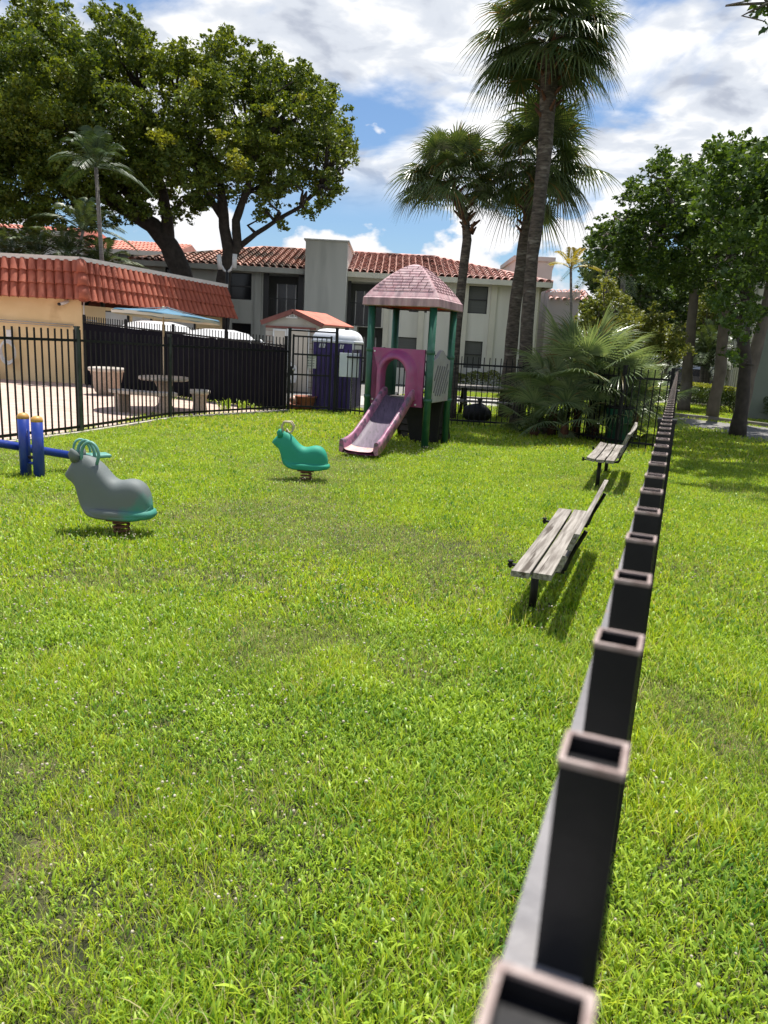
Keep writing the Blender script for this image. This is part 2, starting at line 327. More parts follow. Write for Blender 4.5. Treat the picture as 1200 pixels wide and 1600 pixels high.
def npmesh(name, verts, faces, m, parent=None, off=None, smooth=False):
    """verts Nx3 array, faces Mxk array"""
    me = bpy.data.meshes.new(name); nv = len(verts); nf, kk = faces.shape
    if off is not None: verts = verts-np.array(off)
    me.vertices.add(nv); me.vertices.foreach_set('co', verts.astype(np.float32).ravel())
    me.loops.add(nf*kk); me.loops.foreach_set('vertex_index', faces.astype(np.int32).ravel())
    me.polygons.add(nf); me.polygons.foreach_set('loop_start', np.arange(0, nf*kk, kk, dtype=np.int32)); me.polygons.foreach_set('loop_total', np.full(nf, kk, dtype=np.int32))
    me.update(calc_edges=True); me.validate()
    for x in (m if isinstance(m, list) else [m]): me.materials.append(M[x])
    o = bpy.data.objects.new(name, me); COL.objects.link(o); o.parent = parent
    return o

def leaf_quads(cent, size, flat=.0, droop=0., asp=.55):
    """one rhombic leaf per centre"""
    n = len(cent); a = RNG.normal(size=(n, 3)); a[:, 2] = a[:, 2]*(1-flat)-droop; a /= np.linalg.norm(a, axis=1)[:, None]
    b = RNG.normal(size=(n, 3)); b[:, 2] *= (1-flat); b -= (b*a).sum(1)[:, None]*a; b /= np.linalg.norm(b, axis=1)[:, None]
    s = size*(.6+.8*RNG.random((n, 1)))
    nrm = np.cross(a, b)
    v = np.stack([cent-a*s*.5, cent+b*s*asp*.5+nrm*s*.08, cent+a*s*.5, cent-b*s*asp*.5+nrm*s*.08], 1).reshape(-1, 3)
    return v, np.arange(4*n).reshape(n, 4)
def clump_points(c, r, n, sub=9, squash=.8):
    """leaf centres in a lumpy ball: leaves sit on sub-twigs mostly near its outside"""
    c = np.array(c); k = max(3, sub)
    d = RNG.normal(size=(k, 3)); d /= np.linalg.norm(d, axis=1)[:, None]
    sc_ = c+d*np.array([1, 1, squash])*r*(.35+.6*RNG.random((k, 1)))
    sr = r*(.22+.25*RNG.random(k))
    idx = RNG.integers(0, k, n); e = RNG.normal(size=(n, 3)); e /= np.linalg.norm(e, axis=1)[:, None]
    rad = sr[idx]*(.35+.65*RNG.random(n)**.5)
    return sc_[idx]+e*rad[:, None]*np.array([1.15, 1.15, .75])

def facade(mb, o, u, z0, z1, L, openings, reveal=.12):
    """wall sheet from o along unit u (x,y), height z0..z1, with rectangular openings (u0,u1,z0,z1); outward normal on the left-hand... reveals go inward"""
    u = Vector((u[0], u[1], 0)).normalized(); inn = Vector((-u.y, u.x, 0))
    us = sorted({0., L, *[x for q in openings for x in q[:2]]}); zs = sorted({z0, z1, *[x for q in openings for x in q[2:4]]})
    P = lambda a, z, d=0.: Vector((o[0], o[1], 0))+u*a+inn*d+Vector((0, 0, z))
    for i in range(len(us)-1):
        for j in range(len(zs)-1):
            cu, cz = (us[i]+us[i+1])/2, (zs[j]+zs[j+1])/2
            if any(q[0] < cu < q[1] and q[2] < cz < q[3] for q in openings): continue
            mb.add([P(us[i], zs[j]), P(us[i+1], zs[j]), P(us[i+1], zs[j+1]), P(us[i], zs[j+1])], [(0, 1, 2, 3)])
    for q in openings:
        d = q[4] if len(q) > 4 else reveal
        a, b, c, e = q[:4]
        mb.add([P(a, c), P(b, c), P(b, e), P(a, e), P(a, c, d), P(b, c, d), P(b, e, d), P(a, e, d)], [(0, 4, 5, 1), (1, 5, 6, 2), (2, 6, 7, 3), (3, 7, 4, 0)])
    return P
def window(parent, P, a, b, c, e, d=.10, glass='blind', name='window', mull=True):
    f = MB(); t = .05
    for (p, q) in (((a, c), (b, c)), ((a, e), (b, e)), ((a, c), (a, e)), ((b, c), (b, e))):
        f.bar(P(p[0], p[1], d), P(q[0], q[1], d), t*1.4, t*1.4)
    if mull: f.bar(P(a, (c+e)/2, d), P(b, (c+e)/2, d), t, t)
    w_ = f.build(name, 'frame', parent)
    MB().add([P(a, c, d+.02), P(b, c, d+.02), P(b, e, d+.02), P(a, e, d+.02)], [(0, 1, 2, 3)]).build('pane', glass, w_)
    return w_
def tile_slope(mb, A, B, up, hipL=0., hipR=0., w=.28, l=.42, r=.11, maxv=1.):
    """barrel tiles on a slope: eave A->B, up = vector from eave to ridge line; hipL/hipR: how far along the eave the hip runs before reaching the ridge"""
    A = Vector(A); B = Vector(B); up = Vector(up); L = (B-A).length; u = (B-A).normalized(); S = up.length; vdir = up.normalized(); nrm = u.cross(vdir).normalized()
    if nrm.z < 0: nrm = -nrm
    n = max(1, int(L/w)); K = 5
    for i in range(n):
        x = (i+.5)*L/n; vm = 1.
        if hipL > 0: vm = min(vm, x/hipL)
        if hipR > 0: vm = min(vm, (L-x)/hipR)
        vm = min(max(vm, .04), maxv); rows = max(1, round(S*vm/l))
        for j in range(rows):
            v0 = S*vm*j/rows-(.05 if j == 0 else 0.); v1 = S*vm*(j+1)/rows+.03
            jit = random.uniform(-.012, .012)
            R0, R1 = r*1.08, r*.86; ring = []
            for v, R, dz in ((v0, R0, .035), (v1, R1, -.012)):
                ring.append([A+u*(x+jit+math.cos(PI*k/K)*R)+vdir*v+nrm*(math.sin(PI*k/K)*R*.9+dz) for k in range(K+1)])
            th = [p-nrm*.02 for p in ring[0]]
            mb.grid([th, ring[0]]); mb.grid(ring)
    return n

# ================================================================== GROUND
POOL = [G(-30, 699), G(22, 692), G(126, 678), G(266, 655), G(450, 643)]
POOL[0] = POOL[1]+(POOL[1]-POOL[2])*1.7
gate_r = G(522, 646)
FENCE_U = Vector((math.sin(.363681), math.cos(.363681), 0)); FENCE_N = Vector((FENCE_U.y, -FENCE_U.x, 0))
corner = FENCE_U*14.95+Vector((-.027, 0, 0))
BACK = [gate_r, G(700, 664), G(825, 672), G(975, 700), corner]
pool_house = [Vector((-9.66, 23.4, 0)), Vector((V(347, 520, 29.).x, 29.0, 0)), Vector((-15, 30.4, 0)), Vector((-17.2, 23.7, 0))]
g = MB(); g.add([(-400, -60, 0), (400, -60, 0), (400, 900, 0), (-400, 900, 0)], [(0, 1, 2, 3)])
struct(g.build('ground', 'soil'))
def sheet(name, pts, z, m, kind='structure'):
    b = MB(); b.add([(p[0], p[1], z) for p in pts], [tuple(range(len(pts)))]); return struct(b.build(name, m), kind)
screen_a = Vector((-9.45, 23.0, 0)); screen_b = Vector((POOL[4].x-.1, POOL[4].y+.06, 0))
deck_poly = [POOL[0], POOL[1], POOL[2], POOL[3], POOL[4], (screen_a.x+.3, screen_a.y+.5, 0), (-9.6, 23.5, 0), (-30, 23.9, 0), (-30, 5, 0)]
sheet('pool_deck', deck_poly, .006, 'paver')
def strip(name, pts, wd, hh, m):
    b = MB()
    for p, q in zip(pts[:-1], pts[1:]):
        b.bar(Vector((p[0], p[1], hh/2)), Vector((q[0], q[1], hh/2)), wd, hh)
    return struct(b.build(name, m, bevel=.01))
strip('deck_edge', POOL, .14, .05, 'stone')
# car park behind the pool, path behind the back fence, road on the right
sheet('car_park', [(-8.9, 23.4), (-2.6, 19.6), (-.2, 19.2), (1.2, 29), (2, 33), (-6, 33), (-6.5, 28)], .005, 'asphalt')
pathp = [G(560, 633), G(700, 633), G(840, 640), G(840, 625), G(700, 620), G(560, 619)]
sheet('walkway', pathp, .009, 'path')
sheet('garden_path', [G(1010, 650), G(1038, 652), G(1052, 605), G(1040, 600)], .009, 'path')
rn = [G(1040, 662), G(1100, 672), G(1200, 693), G(1420, 735)]; rf_ = [G(1420, 700), G(1200, 668), G(1100, 656), G(1040, 650)]
sheet('road', rn+rf_, .008, 'asphalt')
strip('kerb', [rf_[0], rf_[1], rf_[2], rf_[3]], .16, .12, 'kerb')

# ================================================================== PICKET FENCES
def pmesh(h, wd, m, hollow=False, wall=.0022):
    b = MB(); a = wd/2
    if not hollow:
        b.box((0, 0, h/2), (wd, wd, h))
    else:   # open steel tube: outer skin, inner skin, separate rim
        i = a-wall
        o_ = [(-a, -a), (a, -a), (a, a), (-a, a)]; n_ = [(-i, -i), (i, -i), (i, i), (-i, i)]
        vs = [(x, y, 0) for x, y in o_]+[(x, y, h) for x, y in o_]+[(x, y, h) for x, y in n_]+[(x, y, h-.007) for x, y in n_]
        b.add(vs, [(k, (k+1) % 4, (k+1) % 4+4, k+4) for k in range(4)]+[(k+8, (k+1) % 4+8, (k+1) % 4+12, k+12) for k in range(4)]+[(12, 13, 14, 15)])
    me = bpy.data.meshes.new('picket'); me.from_pydata(b.v, [], b.f); me.materials.append(M[m])
    return me
def place_mesh(name, me, parent, loc, rz=0., sz=1.):
    o = bpy.data.objects.new(name, me); COL.objects.link(o); o.parent = parent; o.location = Vector(loc)-parent.location; o.rotation_euler.z = rz; o.scale.z = sz; return o
# --- the near fence, running away from under the camera
nf = root('iron_fence', 'black open topped steel picket fence running close under the viewer to the far bushes', 'fence', (0, .2, 0))
PT = H_-.165; PW = .0262; SP = .1395
ang = -.363681
pk = pmesh(PT, PW, 'black', True)
rim = MB()
a_, w_ = PW/2+.0005, .0026
for s_ in ((-1, 0), (1, 0), (0, -1), (0, 1)):
    if s_[0]: rim.box((s_[0]*(a_-w_/2), 0, PT), (w_, 2*a_, .003))
    else: rim.box((0, s_[1]*(a_-w_/2), PT), (2*(a_-w_), w_, .003))
rimme = bpy.data.meshes.new('rim'); rimme.from_pydata(rim.v, [], rim.f); rimme.materials.append(M['rust'])
base0 = Vector((-.027, 0, 0))+FENCE_N*PW/2
npk = 0
t = .1565+PW/2-SP*3; rest = MB()
while t < 14.85:
    p = base0+FENCE_U*t; s_ = random.uniform(-.004, .004)
    if npk < 3+97:
        o = place_mesh('picket', pk, nf, (p.x, p.y, 0), ang+random.uniform(-.02, .02))
        r_ = bpy.data.objects.new('rim', rimme); COL.objects.link(r_); r_.parent = o
    else: rest.box((p.x, p.y, PT/2), (PW, PW, PT), ang)
    t += SP; npk += 1
rest.build('picket_row', 'black', nf)['kind'] = 'stuff'
def railseg(parent, a, b, z0, z1, wd, hh, m, name='rail'):
    return MB().bar(Vector((a[0], a[1], z0)), Vector((b[0], b[1], z1)), wd, hh).build(name, m, parent)
e0 = base0+FENCE_U*(-.4)-FENCE_N*.0098; e1 = base0+FENCE_U*14.9-FENCE_N*.0098
r1 = railseg(nf, e0, e1, PT-.115, PT-.115, .0345, .03, 'rail'); railseg(nf, e0, e1, .16, .16, .04, .03, 'black')
for tt in (-.3, 2.45, 4.95, 7.45, 9.95, 12.45, 14.9):
    p = base0+FENCE_U*(tt-.045); MB().box((p.x+FENCE_N.x*.0, p.y, (PT-.02)/2), (.05, .05, PT-.02), ang).box((p.x, p.y, PT-.012), (.056, .056, .012), ang).build('post', 'black', nf)
# --- other fences
def picket_fence(label, pts, hts, postat, group, sp=.14, pw=.02, m='black_far', rails=(.12, .17), cap=100, postm='black_far', posth=.03, name='picket_fence', top_drop=.17):
    base = Vector((pts[0][0], pts[0][1], 0)); fr = root(name, label, 'fence', base, group)
    L = [0.]
    for p, q in zip(pts[:-1], pts[1:]): L.append(L[-1]+(Vector(q).to_2d()-Vector(p).to_2d()).length)
    def at(s):
        for i in range(len(pts)-1):
            if s <= L[i+1] or i == len(pts)-2:
                f = (s-L[i])/(L[i+1]-L[i]); p = Vector(pts[i]).lerp(Vector(pts[i+1]), f); h = hts[i]*(1-f)+hts[i+1]*f
                d = (Vector(pts[i+1])-Vector(pts[i])); return p, h, math.atan2(d.y, d.x)
    me = pmesh(1., pw, m); s = sp*.6; n = 0; rest = MB()
    while s < L[-1]-.03:
        p, h, a = at(s)
        if n < cap: place_mesh('picket', me, fr, (p.x, p.y, 0.03), a, h-.03)
        else: rest.box((p.x, p.y, h/2), (pw, pw, h), a)
        s += sp; n += 1
    if rest.v: rest.build('picket_row', m, fr)['kind'] = 'stuff'
    for i in range(len(pts)-1):
        a, b = pts[i], pts[i+1]
        railseg(fr, a, b, hts[i]-top_drop, hts[i+1]-top_drop, .035, .04, m)
        railseg(fr, a, b, rails[0], rails[0], .035, .04, m)
    for s in postat:
        p, h, a = at(s if s >= 0 else L[-1]+s)
        MB().box((p.x, p.y, (h+posth)/2), (.06, .06, h+posth), a).box((p.x, p.y, h+posth+.012), (.075, .075, .024), a).build('post', postm, fr)
    return fr
d = lambda p, q: (Vector(q)-Vector(p)).length
L1 = d(POOL[0], POOL[1]); L2 = L1+d(POOL[1], POOL[2]); L3 = L2+d(POOL[2], POOL[3]); L4 = L3+d(POOL[3], POOL[4])
picket_fence('tall black picket fence along the pool deck, left of the gate', POOL, [1.68, 1.68, 1.68, 1.63, 1.60], [.05, L2, L3], 'black picket fences', postm='postgreen')
picket_fence('black picket fence behind the slide tower, right of the gate', BACK[:3], [1.55, 1.55, 1.55], [2.4, -.02], 'black picket fences', sp=.125)
picket_fence('black picket fence in the corner behind the fan palm and the far bench', BACK[2:], [1.55, 1.52, 1.52], [1.2, 2.6, -.06], 'black picket fences', sp=.125)
# gate
gl, gr_ = POOL[4], gate_r
gt = root('iron_gate', 'black iron gate with tall side posts beside the purple toilet', 'gate', (gl.x, gl.y, 0))
for p, h in ((gl, 1.96), (gr_, 2.02)):
    MB().box((p.x, p.y, h/2), (.075, .075, h), .1).box((p.x, p.y, h+.012), (.09, .09, .024), .1).build('post', 'black_far', gt)
dv = (gr_-gl); du = dv.normalized()
railseg(gt, gl, gr_, 1.93, 1.93, .03, .035, 'black_far', 'top_bar')
ga, gb = gl+du*.09, gl+dv-du*.13
leaf_ = MB()
for z in (1.80, 1.38, .14, .9): leaf_.bar(Vector((ga.x, ga.y, z)), Vector((gb.x, gb.y, z)), .03, .04)
for p in (ga, gb): leaf_.box((p.x, p.y, .95), (.045, .045, 1.78))
nn = 8
for i in range(1, nn): p = ga.lerp(gb, i/nn); leaf_.box((p.x, p.y, .97), (.02, .02, 1.66))
gleaf = leaf_.build('gate_leaf', 'black_far', gt)
kp = ga+Vector((.03, -.06, 1.02)); MB().lathe((0, 0, 0), [(0, -.04), (.02, -.035), (.035, -.01), (.035, .01), (.02, .03), (0, .035)], 14).build('knob', 'steel', gleaf, True, world=False).location = kp-gt.location
MB().box((ga.x-.02, ga.y-.03, .98), (.10, .02, .22)).build('lock_plate', 'black_far', gleaf)
# white boards hung on the fence
def board(px0, py0, px1, py1, y, label, cat, rows=0, name='sign_board', mm='offwhite'):
    a = V(px0, py0, y); b = V(px1, py1, y); c = (a+b)/2
    o = root(name, label, cat, (c.x, c.y, c.z))
    MB().box((c.x, c.y, c.z), (abs(b.x-a.x), .015, abs(a.z-b.z)), .02).build('board', mm, o, bevel=.006)
    for r in range(rows):
        z = a.z-(r+1)*(a.z-b.z)/(rows+1); t_ = MB(); x = a.x+.02
        while x < b.x-.05:
            l_ = random.uniform(.012, .04); t_.box((x+l_/2, c.y-.0095, z), (l_, .002, .012)); x += l_+.012
        t_.build('lettering', 'frame', o)
    return o
yb = lambda px: (BACK[0].lerp(BACK[1], (G(px, 650).x-BACK[0].x)/(BACK[1].x-BACK[0].x))).y
board(531, 551, 560, 590, 18.02, 'white notice board tied to the fence in front of the purple toilet', 'sign')
board(480, 555, 494, 576, 18.16, 'small white notice with black lettering on the iron gate', 'sign', 4, mm='white')
# black privacy screen fence behind the pool furniture
zt0 = V(139, 502, 23.0).z; zt1 = 1.60
sf = root('screen_fence', 'black fence lined with privacy cloth behind the stone table', 'fence', screen_a)
sd_ = (screen_b-screen_a); Ls = sd_.length; su = sd_.normalized()
MB().add([screen_a+Vector((0, 0, .03)), screen_b+Vector((0, 0, .03)), screen_b+Vector((0, 0, zt1-.08)), screen_a+Vector((0, 0, zt0-.05))], [(0, 1, 2, 3)]).build('privacy_cloth', 'screen', sf)
railseg(sf, screen_a, screen_b, zt0-.02, zt1-.05, .04, .04, 'black_far')
pm = pmesh(1., .022, 'black_far'); s = .1; n = 0
sp_ = max(.115, Ls/98)
while s < Ls:
    f = s/Ls; p = screen_a.lerp(screen_b, f); place_mesh('picket', pm, sf, (p.x, p.y+.03, .0), 0, zt0+(zt1-zt0)*f+.15); s += sp_
for f in (0, .25, .5, .75, 1.):
    p = screen_a.lerp(screen_b, f); h = zt0+(zt1-zt0)*f+.19; MB().box((p.x, p.y+.05, h/2), (.07, .07, h)).build('post', 'black_far', sf)

# ================================================================== PLAY TOWER
TA = math.radians(22); TU = Vector((-math.cos(TA), math.sin(TA), 0)); TV = Vector((math.sin(TA), math.cos(TA), 0)); TS = 1.08
FRp = Vector((.62, 12.3, 0)); FLp = FRp+TU*TS; BRp = FRp+TV*TS; BLp = FLp+TV*TS; TC = (FRp+BLp)/2
def TP(u, v, z): return FRp+TU*u+TV*v+Vector((0, 0, z))      # u to the left along the front, v towards the back
tw = root('play_tower', 'four post play tower with a weathered pink roof over the slide', 'playground', TC)
for p in (FRp, FLp, BRp, BLp):
    po = MB().tube([(p.x, p.y, 0), (p.x, p.y, 2.36)], .062, 20).build('post', 'pgreen', tw, True)
    for z in ((1.62, .84) if p in (FRp, FLp) else (1.55, .8)):
        MB().lathe((p.x, p.y, z), [(.069, -.03), (.073, -.025), (.073, .025), (.069, .03)], 20).build('clamp', 'pgreen', po, True)
# roof: hipped, slightly bulging, with a deep rim
def roof_pt(i, f, z):  # i corner direction
    return i
Rc = TC; RH = .635; z0, z1 = 2.34, 3.10
rf = MB(); NU = 14; NV = 14
def rp(side, s, t_):
    """side 0..3, s -1..1 along side, t_ 0 eave .. 1 apex"""
    prof = ((1-t_)**.86*RH*.97+.02)*(1+.04*math.sin(PI*t_))
    h = z0+.15+(z1-z0-.15)*(1-(1-t_)**1.06) - .05*t_**6
    ax = [(-TV, -TU), (-TU, TV), (TV, TU), (TU, -TV)][side]
    half = max(prof, .03)
    return Rc+ax[0]*half+ax[1]*half*s+Vector((0, 0, h))
for side in range(4):
    rf.grid([[rp(side, -1+2*j/NU, i/NV) for j in range(NU+1)] for i in range(NV+1)])
rf.add([rp(k, -1, 1) for k in range(4)], [(0, 1, 2, 3)])
roof = rf.build('roof', 'roofpink', tw, True)
rm = MB(); 
def rim_loop(h, z): return [Rc+TU*a*h+TV*b*h+Vector((0, 0, z)) for a, b in ((-1, -1), (1, -1), (1, 1), (-1, 1))]
loops = [rim_loop(RH-.015, z0+.16), rim_loop(RH+.03, z0+.12), rim_loop(RH+.035, z0), rim_loop(RH-.01, z0-.01)]
for a, b in zip(loops[:-1], loops[1:]): rm.add(a+b, [(k, (k+1) % 4, (k+1) % 4+4, k+4) for k in range(4)])
rm.build('roof_rim', 'roofpink', roof, bevel=.015)
un = MB(); a, b = rim_loop(RH-.012, z0+.02), rim_loop(.05, z1-.15); un.add(a+b, [(k, (k+1) % 4, (k+1) % 4+4, k+4) for k in range(4)]+[(4, 5, 6, 7)]); un.build('underside', 'roofred', roof)
# moulded brick pattern on the roof
br = MB()
for side in range(4):
    ax = [(-TV), (-TU), (TV), (TU)][side]; off = ax*.004+Vector((0, 0, .006))
    rows = 11
    for r in range(1, rows):
        t_ = .06+r/rows*.86
        for j in range(NU):
            br.bar(rp(side, -.93+1.86*j/NU, t_)+off, rp(side, -.93+1.86*(j+1)/NU, t_)+off, .006, .006)
    for r in range(1, rows-1):
        t0, t1 = .06+r/rows*.86, .06+(r+1)/rows*.86; nb = max(2, int(9*(1-t0)))
        for q in range(nb):
            s_ = -.9+1.8*(q+(.5 if r % 2 else .1))/nb; s2 = s_*(1-t0)/(max(1-t1, .1))
            if abs(s2) < .95: br.bar(rp(side, s_, t0)+off, rp(side, s2, t1)+off, .006, .006)
br.build('brick_pattern', 'roofline', roof)
# deck
dk = MB(); c = TP(TS/2, TS/2, .80); dk.box(c, (TS-.08, TS-.08, .05), -TA); dk.build('deck', 'deck', tw, bevel=.01)
# front panel with arched opening (magenta)
def arch_poly(w0, zb, zt, n=14):
    """opening outline from lower right up and round to lower left in (u,z)"""
    c = TS/2+.02; r = w0/2; zs = zt-r*1.15
    return [(c-r, zb)]+[(c-r*math.cos(PI*k/n), zs+r*1.15*math.sin(PI*k/n)) for k in range(n+1)]+[(c+r, zb)]
pu0, pu1, pz0, pz1 = .09, TS-.06, .72, 1.66
op = arch_poly(.46, .84, 1.50)
fp = MB()
def panel(mb, vfront, vback):
    n = len(op); outer = []
    for (u_, z_) in op:      # project opening points out to the panel border
        cx = TS/2; cz = 1.1
        dx, dz = u_-cx, z_-cz
        k = min((pu1-cx)/dx if dx > 1e-6 else 1e9, (pu0-cx)/dx if dx < -1e-6 else 1e9, (pz1-cz)/dz if dz > 1e-6 else 1e9, (pz0-cz)/dz if dz < -1e-6 else 1e9)
        outer.append((cx+dx*k, cz+dz*k))
    for i in range(n-1):
        a, b = op[i], op[i+1]; c_, d_ = outer[i+1], outer[i]
        poly = [a, b, c_]
        # keep the square corners
        for cu in (pu0, pu1):
            if (abs(c_[0]-cu) < 1e-4) != (abs(d_[0]-cu) < 1e-4) and max(c_[1], d_[1]) > 1.3: poly.append((cu, pz1))
        for cu in (pu0, pu1):
            if (abs(c_[0]-cu) < 1e-4) != (abs(d_[0]-cu) < 1e-4) and min(c_[1], d_[1]) < .8: poly.append((cu, pz0))
        poly.append(d_)
        m_ = len(poly)
        for v in (vfront, vback): mb.add([TP(p[0], v, p[1]) for p in poly], [tuple(range(m_))])
    a, b = outer[0], outer[-1]
    for v in (vfront, vback): mb.add([TP(*q) for q in ((op[0][0], v, op[0][1]), (op[-1][0], v, op[-1][1]), (b[0], v, b[1]), (a[0], v, a[1]))], [(0, 1, 2, 3)])
    for q in (op,):
        for i in range(n-1): mb.add([TP(q[i][0], vfront, q[i][1]), TP(q[i+1][0], vfront, q[i+1][1]), TP(q[i+1][0], vback, q[i+1][1]), TP(q[i][0], vback, q[i][1])], [(0, 1, 2, 3)])
    bd = [(pu0, pz0), (pu1, pz0), (pu1, pz1), (pu0, pz1)]
    for i in range(4):
        a, b = bd[i], bd[(i+1) % 4]; mb.add([TP(a[0], vfront, a[1]), TP(b[0], vfront, b[1]), TP(b[0], vback, b[1]), TP(a[0], vback, a[1])], [(0, 1, 2, 3)])
panel(fp, -.03, .03)
pan = fp.build('front_panel', 'magenta', tw)
# hood around the opening, standing out from the panel
hd = MB(); inner = arch_poly(.44, .84, 1.49); rows = []
for (off, dv) in ((.15, -.03), (.13, -.05), (.075, -.19), (.05, -.215), (.015, -.215), (.0, -.20), (.0, .0)):
    ring = []
    for k, (u_, z_) in enumerate(inner):
        cx, cz = TS/2+.02, 1.24; r = Vector((u_-cx, 0, max(z_-cz, 0) if z_ > cz else 0)); r = r.normalized() if r.length > 0 else Vector((1, 0, 0))
        ring.append(TP(u_+r.x*off, dv, z_+r.z*off))
    rows.append(ring)
hd.grid(rows); hd.build('hood', 'magenta', pan, True)
# bolts
bt = MB()
for u_, z_ in ((.2, .76), (TS-.1, .80), (TS-.1, 1.6)):
    p = TP(u_, -.035, z_); bt.box(p, (.025, .02, .025), -TA)
bt.build('bolt', 'white', pan)
# slide chute
def sl_path(t_):     # distance out, height
    if t_ < .1: return (t_*1.2, .86)
    q = (t_-.1)/.9
    out = .12+q*1.47; z = .86*(1-q)**1.05+.05 if q < .8 else None
    zz = .14+.72*(1-q/.86)**1.0 if q < .86 else .14
    zz = .15+.71*max(0, 1-q/.84) - .03*math.sin(PI*min(1, q/.84))
    if q >= .70:
        zz = .15+.71*(1-.70/.84)*((1-(q-.70)/.30)**2) - .03*math.sin(PI*min(1, .7/.84))*(1-(q-.7)/.3)-.03*((q-.7)/.3)
    return (out, zz)
NS = 30; cu = TS/2-.04
def chute(mb, prof, t0=0., t1=1.):
    rows = []
    for i in range(NS+1):
        t_ = t0+(t1-t0)*i/NS; o_, z_ = sl_path(t_); fl = 1+.12*max(0, (t_-.75)/.25)
        rows.append([TP(cu-x*fl, -o_, z_+h) for x, h in prof])
    mb.grid(rows); return rows
hb = .215
bed = [(-hb, .03), (-hb+.03, .008), (-hb+.08, 0), (0, -.006), (hb-.08, 0), (hb-.03, .008), (hb, .03)]
b1 = MB(); chute(b1, bed, 0, .86); b1.build('slide_bed', 'slide_bed', tw, True)
b2 = MB(); NS2 = NS; chute(b2, bed, .86, 1.); b2.build('slide_foot', 'slide_foot', tw, True)
for sg in (-1, 1):
    b3 = MB(); pr_ = [(hb-.002, .03), (hb+.012, .13), (hb+.022, .155), (hb+.055, .16), (hb+.072, .14), (hb+.075, -.03), (hb+.03, -.04)]
    rr = chute(b3, [(sg*x, h) for x, h in pr_], 0, 1.)
    for e in (rr[0], rr[-1]): b3.add(e, [tuple(range(len(e)))])
    b3.build('slide_side', 'slide_rim', tw, True)
b4 = MB(); chute(b4, [(-hb-.03, -.04), (0, -.05), (hb+.03, -.04)]); b4.build('slide_underside', 'magenta', tw, True)
# grey side panel with wavy top on the right side (between FR and BR)
sp2 = MB(); ns = 16; top = []
for k in range(ns+1):
    v_ = .09+(TS-.18)*k/ns; q = k/ns; zt = 1.50+.17*math.exp(-((q-.5)/.25)**2)
    top.append((v_, zt))
ou = [(TS-.09, .80), (.09, .80)]+top
sp2.prism([TP(-.03, v_, z_) for v_, z_ in ou], TU*.06)
spn = sp2.build('side_panel', 'greypanel', tw, bevel=.008)
gv = MB()
for k in range(-8, 3):
    # slanted dark bars paint the shade of the slots, clipped to panel
    v0, z0_ = .2, .9; a_ = []
    sl_ = 1.9
    for st in range(25):
        v_ = .18+(TS-.36)*st/24; z_ = .92+k*.2+(v_-.18)*sl_*.85+.45
        if .9 < z_ < 1.44: a_.append((v_, z_))
    if len(a_) > 3: gv.bar(TP(-.0345, a_[0][0], a_[0][1]), TP(-.0345, a_[-1][0], a_[-1][1]), .03, .012, up=TU)
gv.build('slot_shade', 'slot_shade', spn)
# left side panel and back ladder: bars and black climber
spl = MB(); spl.prism([TP(TS+.02, v_, z_) for v_, z_ in ou], TU*-.05); spl.build('side_panel', 'pgreen', tw)
cl = MB()
for k in range(6):
    q0, q1 = k/6, (k+1)/6
    z_a, z_b = .80*(1-q0), .80*(1-q1)
    cl.box(TP(TS/2, TS+.05+q0*.35, z_a-.06), (TS*.82, .07, .13), -TA, rx=-.4)
for u_ in (.07, TS-.07): cl.bar(TP(u_, TS+.02, .84), TP(u_+(.0), TS+.42, 0.), .06, .14)
cl.build('climbing_steps', 'blackplastic', tw)
sk = MB()
sk.prism([TP(u_, TS*.82, z_) for u_, z_ in ((.02, .78), (TS*.72, .78), (TS*.55, .0), (.08, .0))], TV*.1)
sk.build('climber_back', 'blackplastic', tw, bevel=.02)
for u_ in (.25, .55):
    MB().tube([TP(u_, TS+.02, 1.5), TP(u_-.05, TS+.16, 1.2), TP(u_-.1, TS+.2, .95), TP(u_, TS+.05, .85)], .014, 8).build('grab_rail', 'pgreen', tw, True)

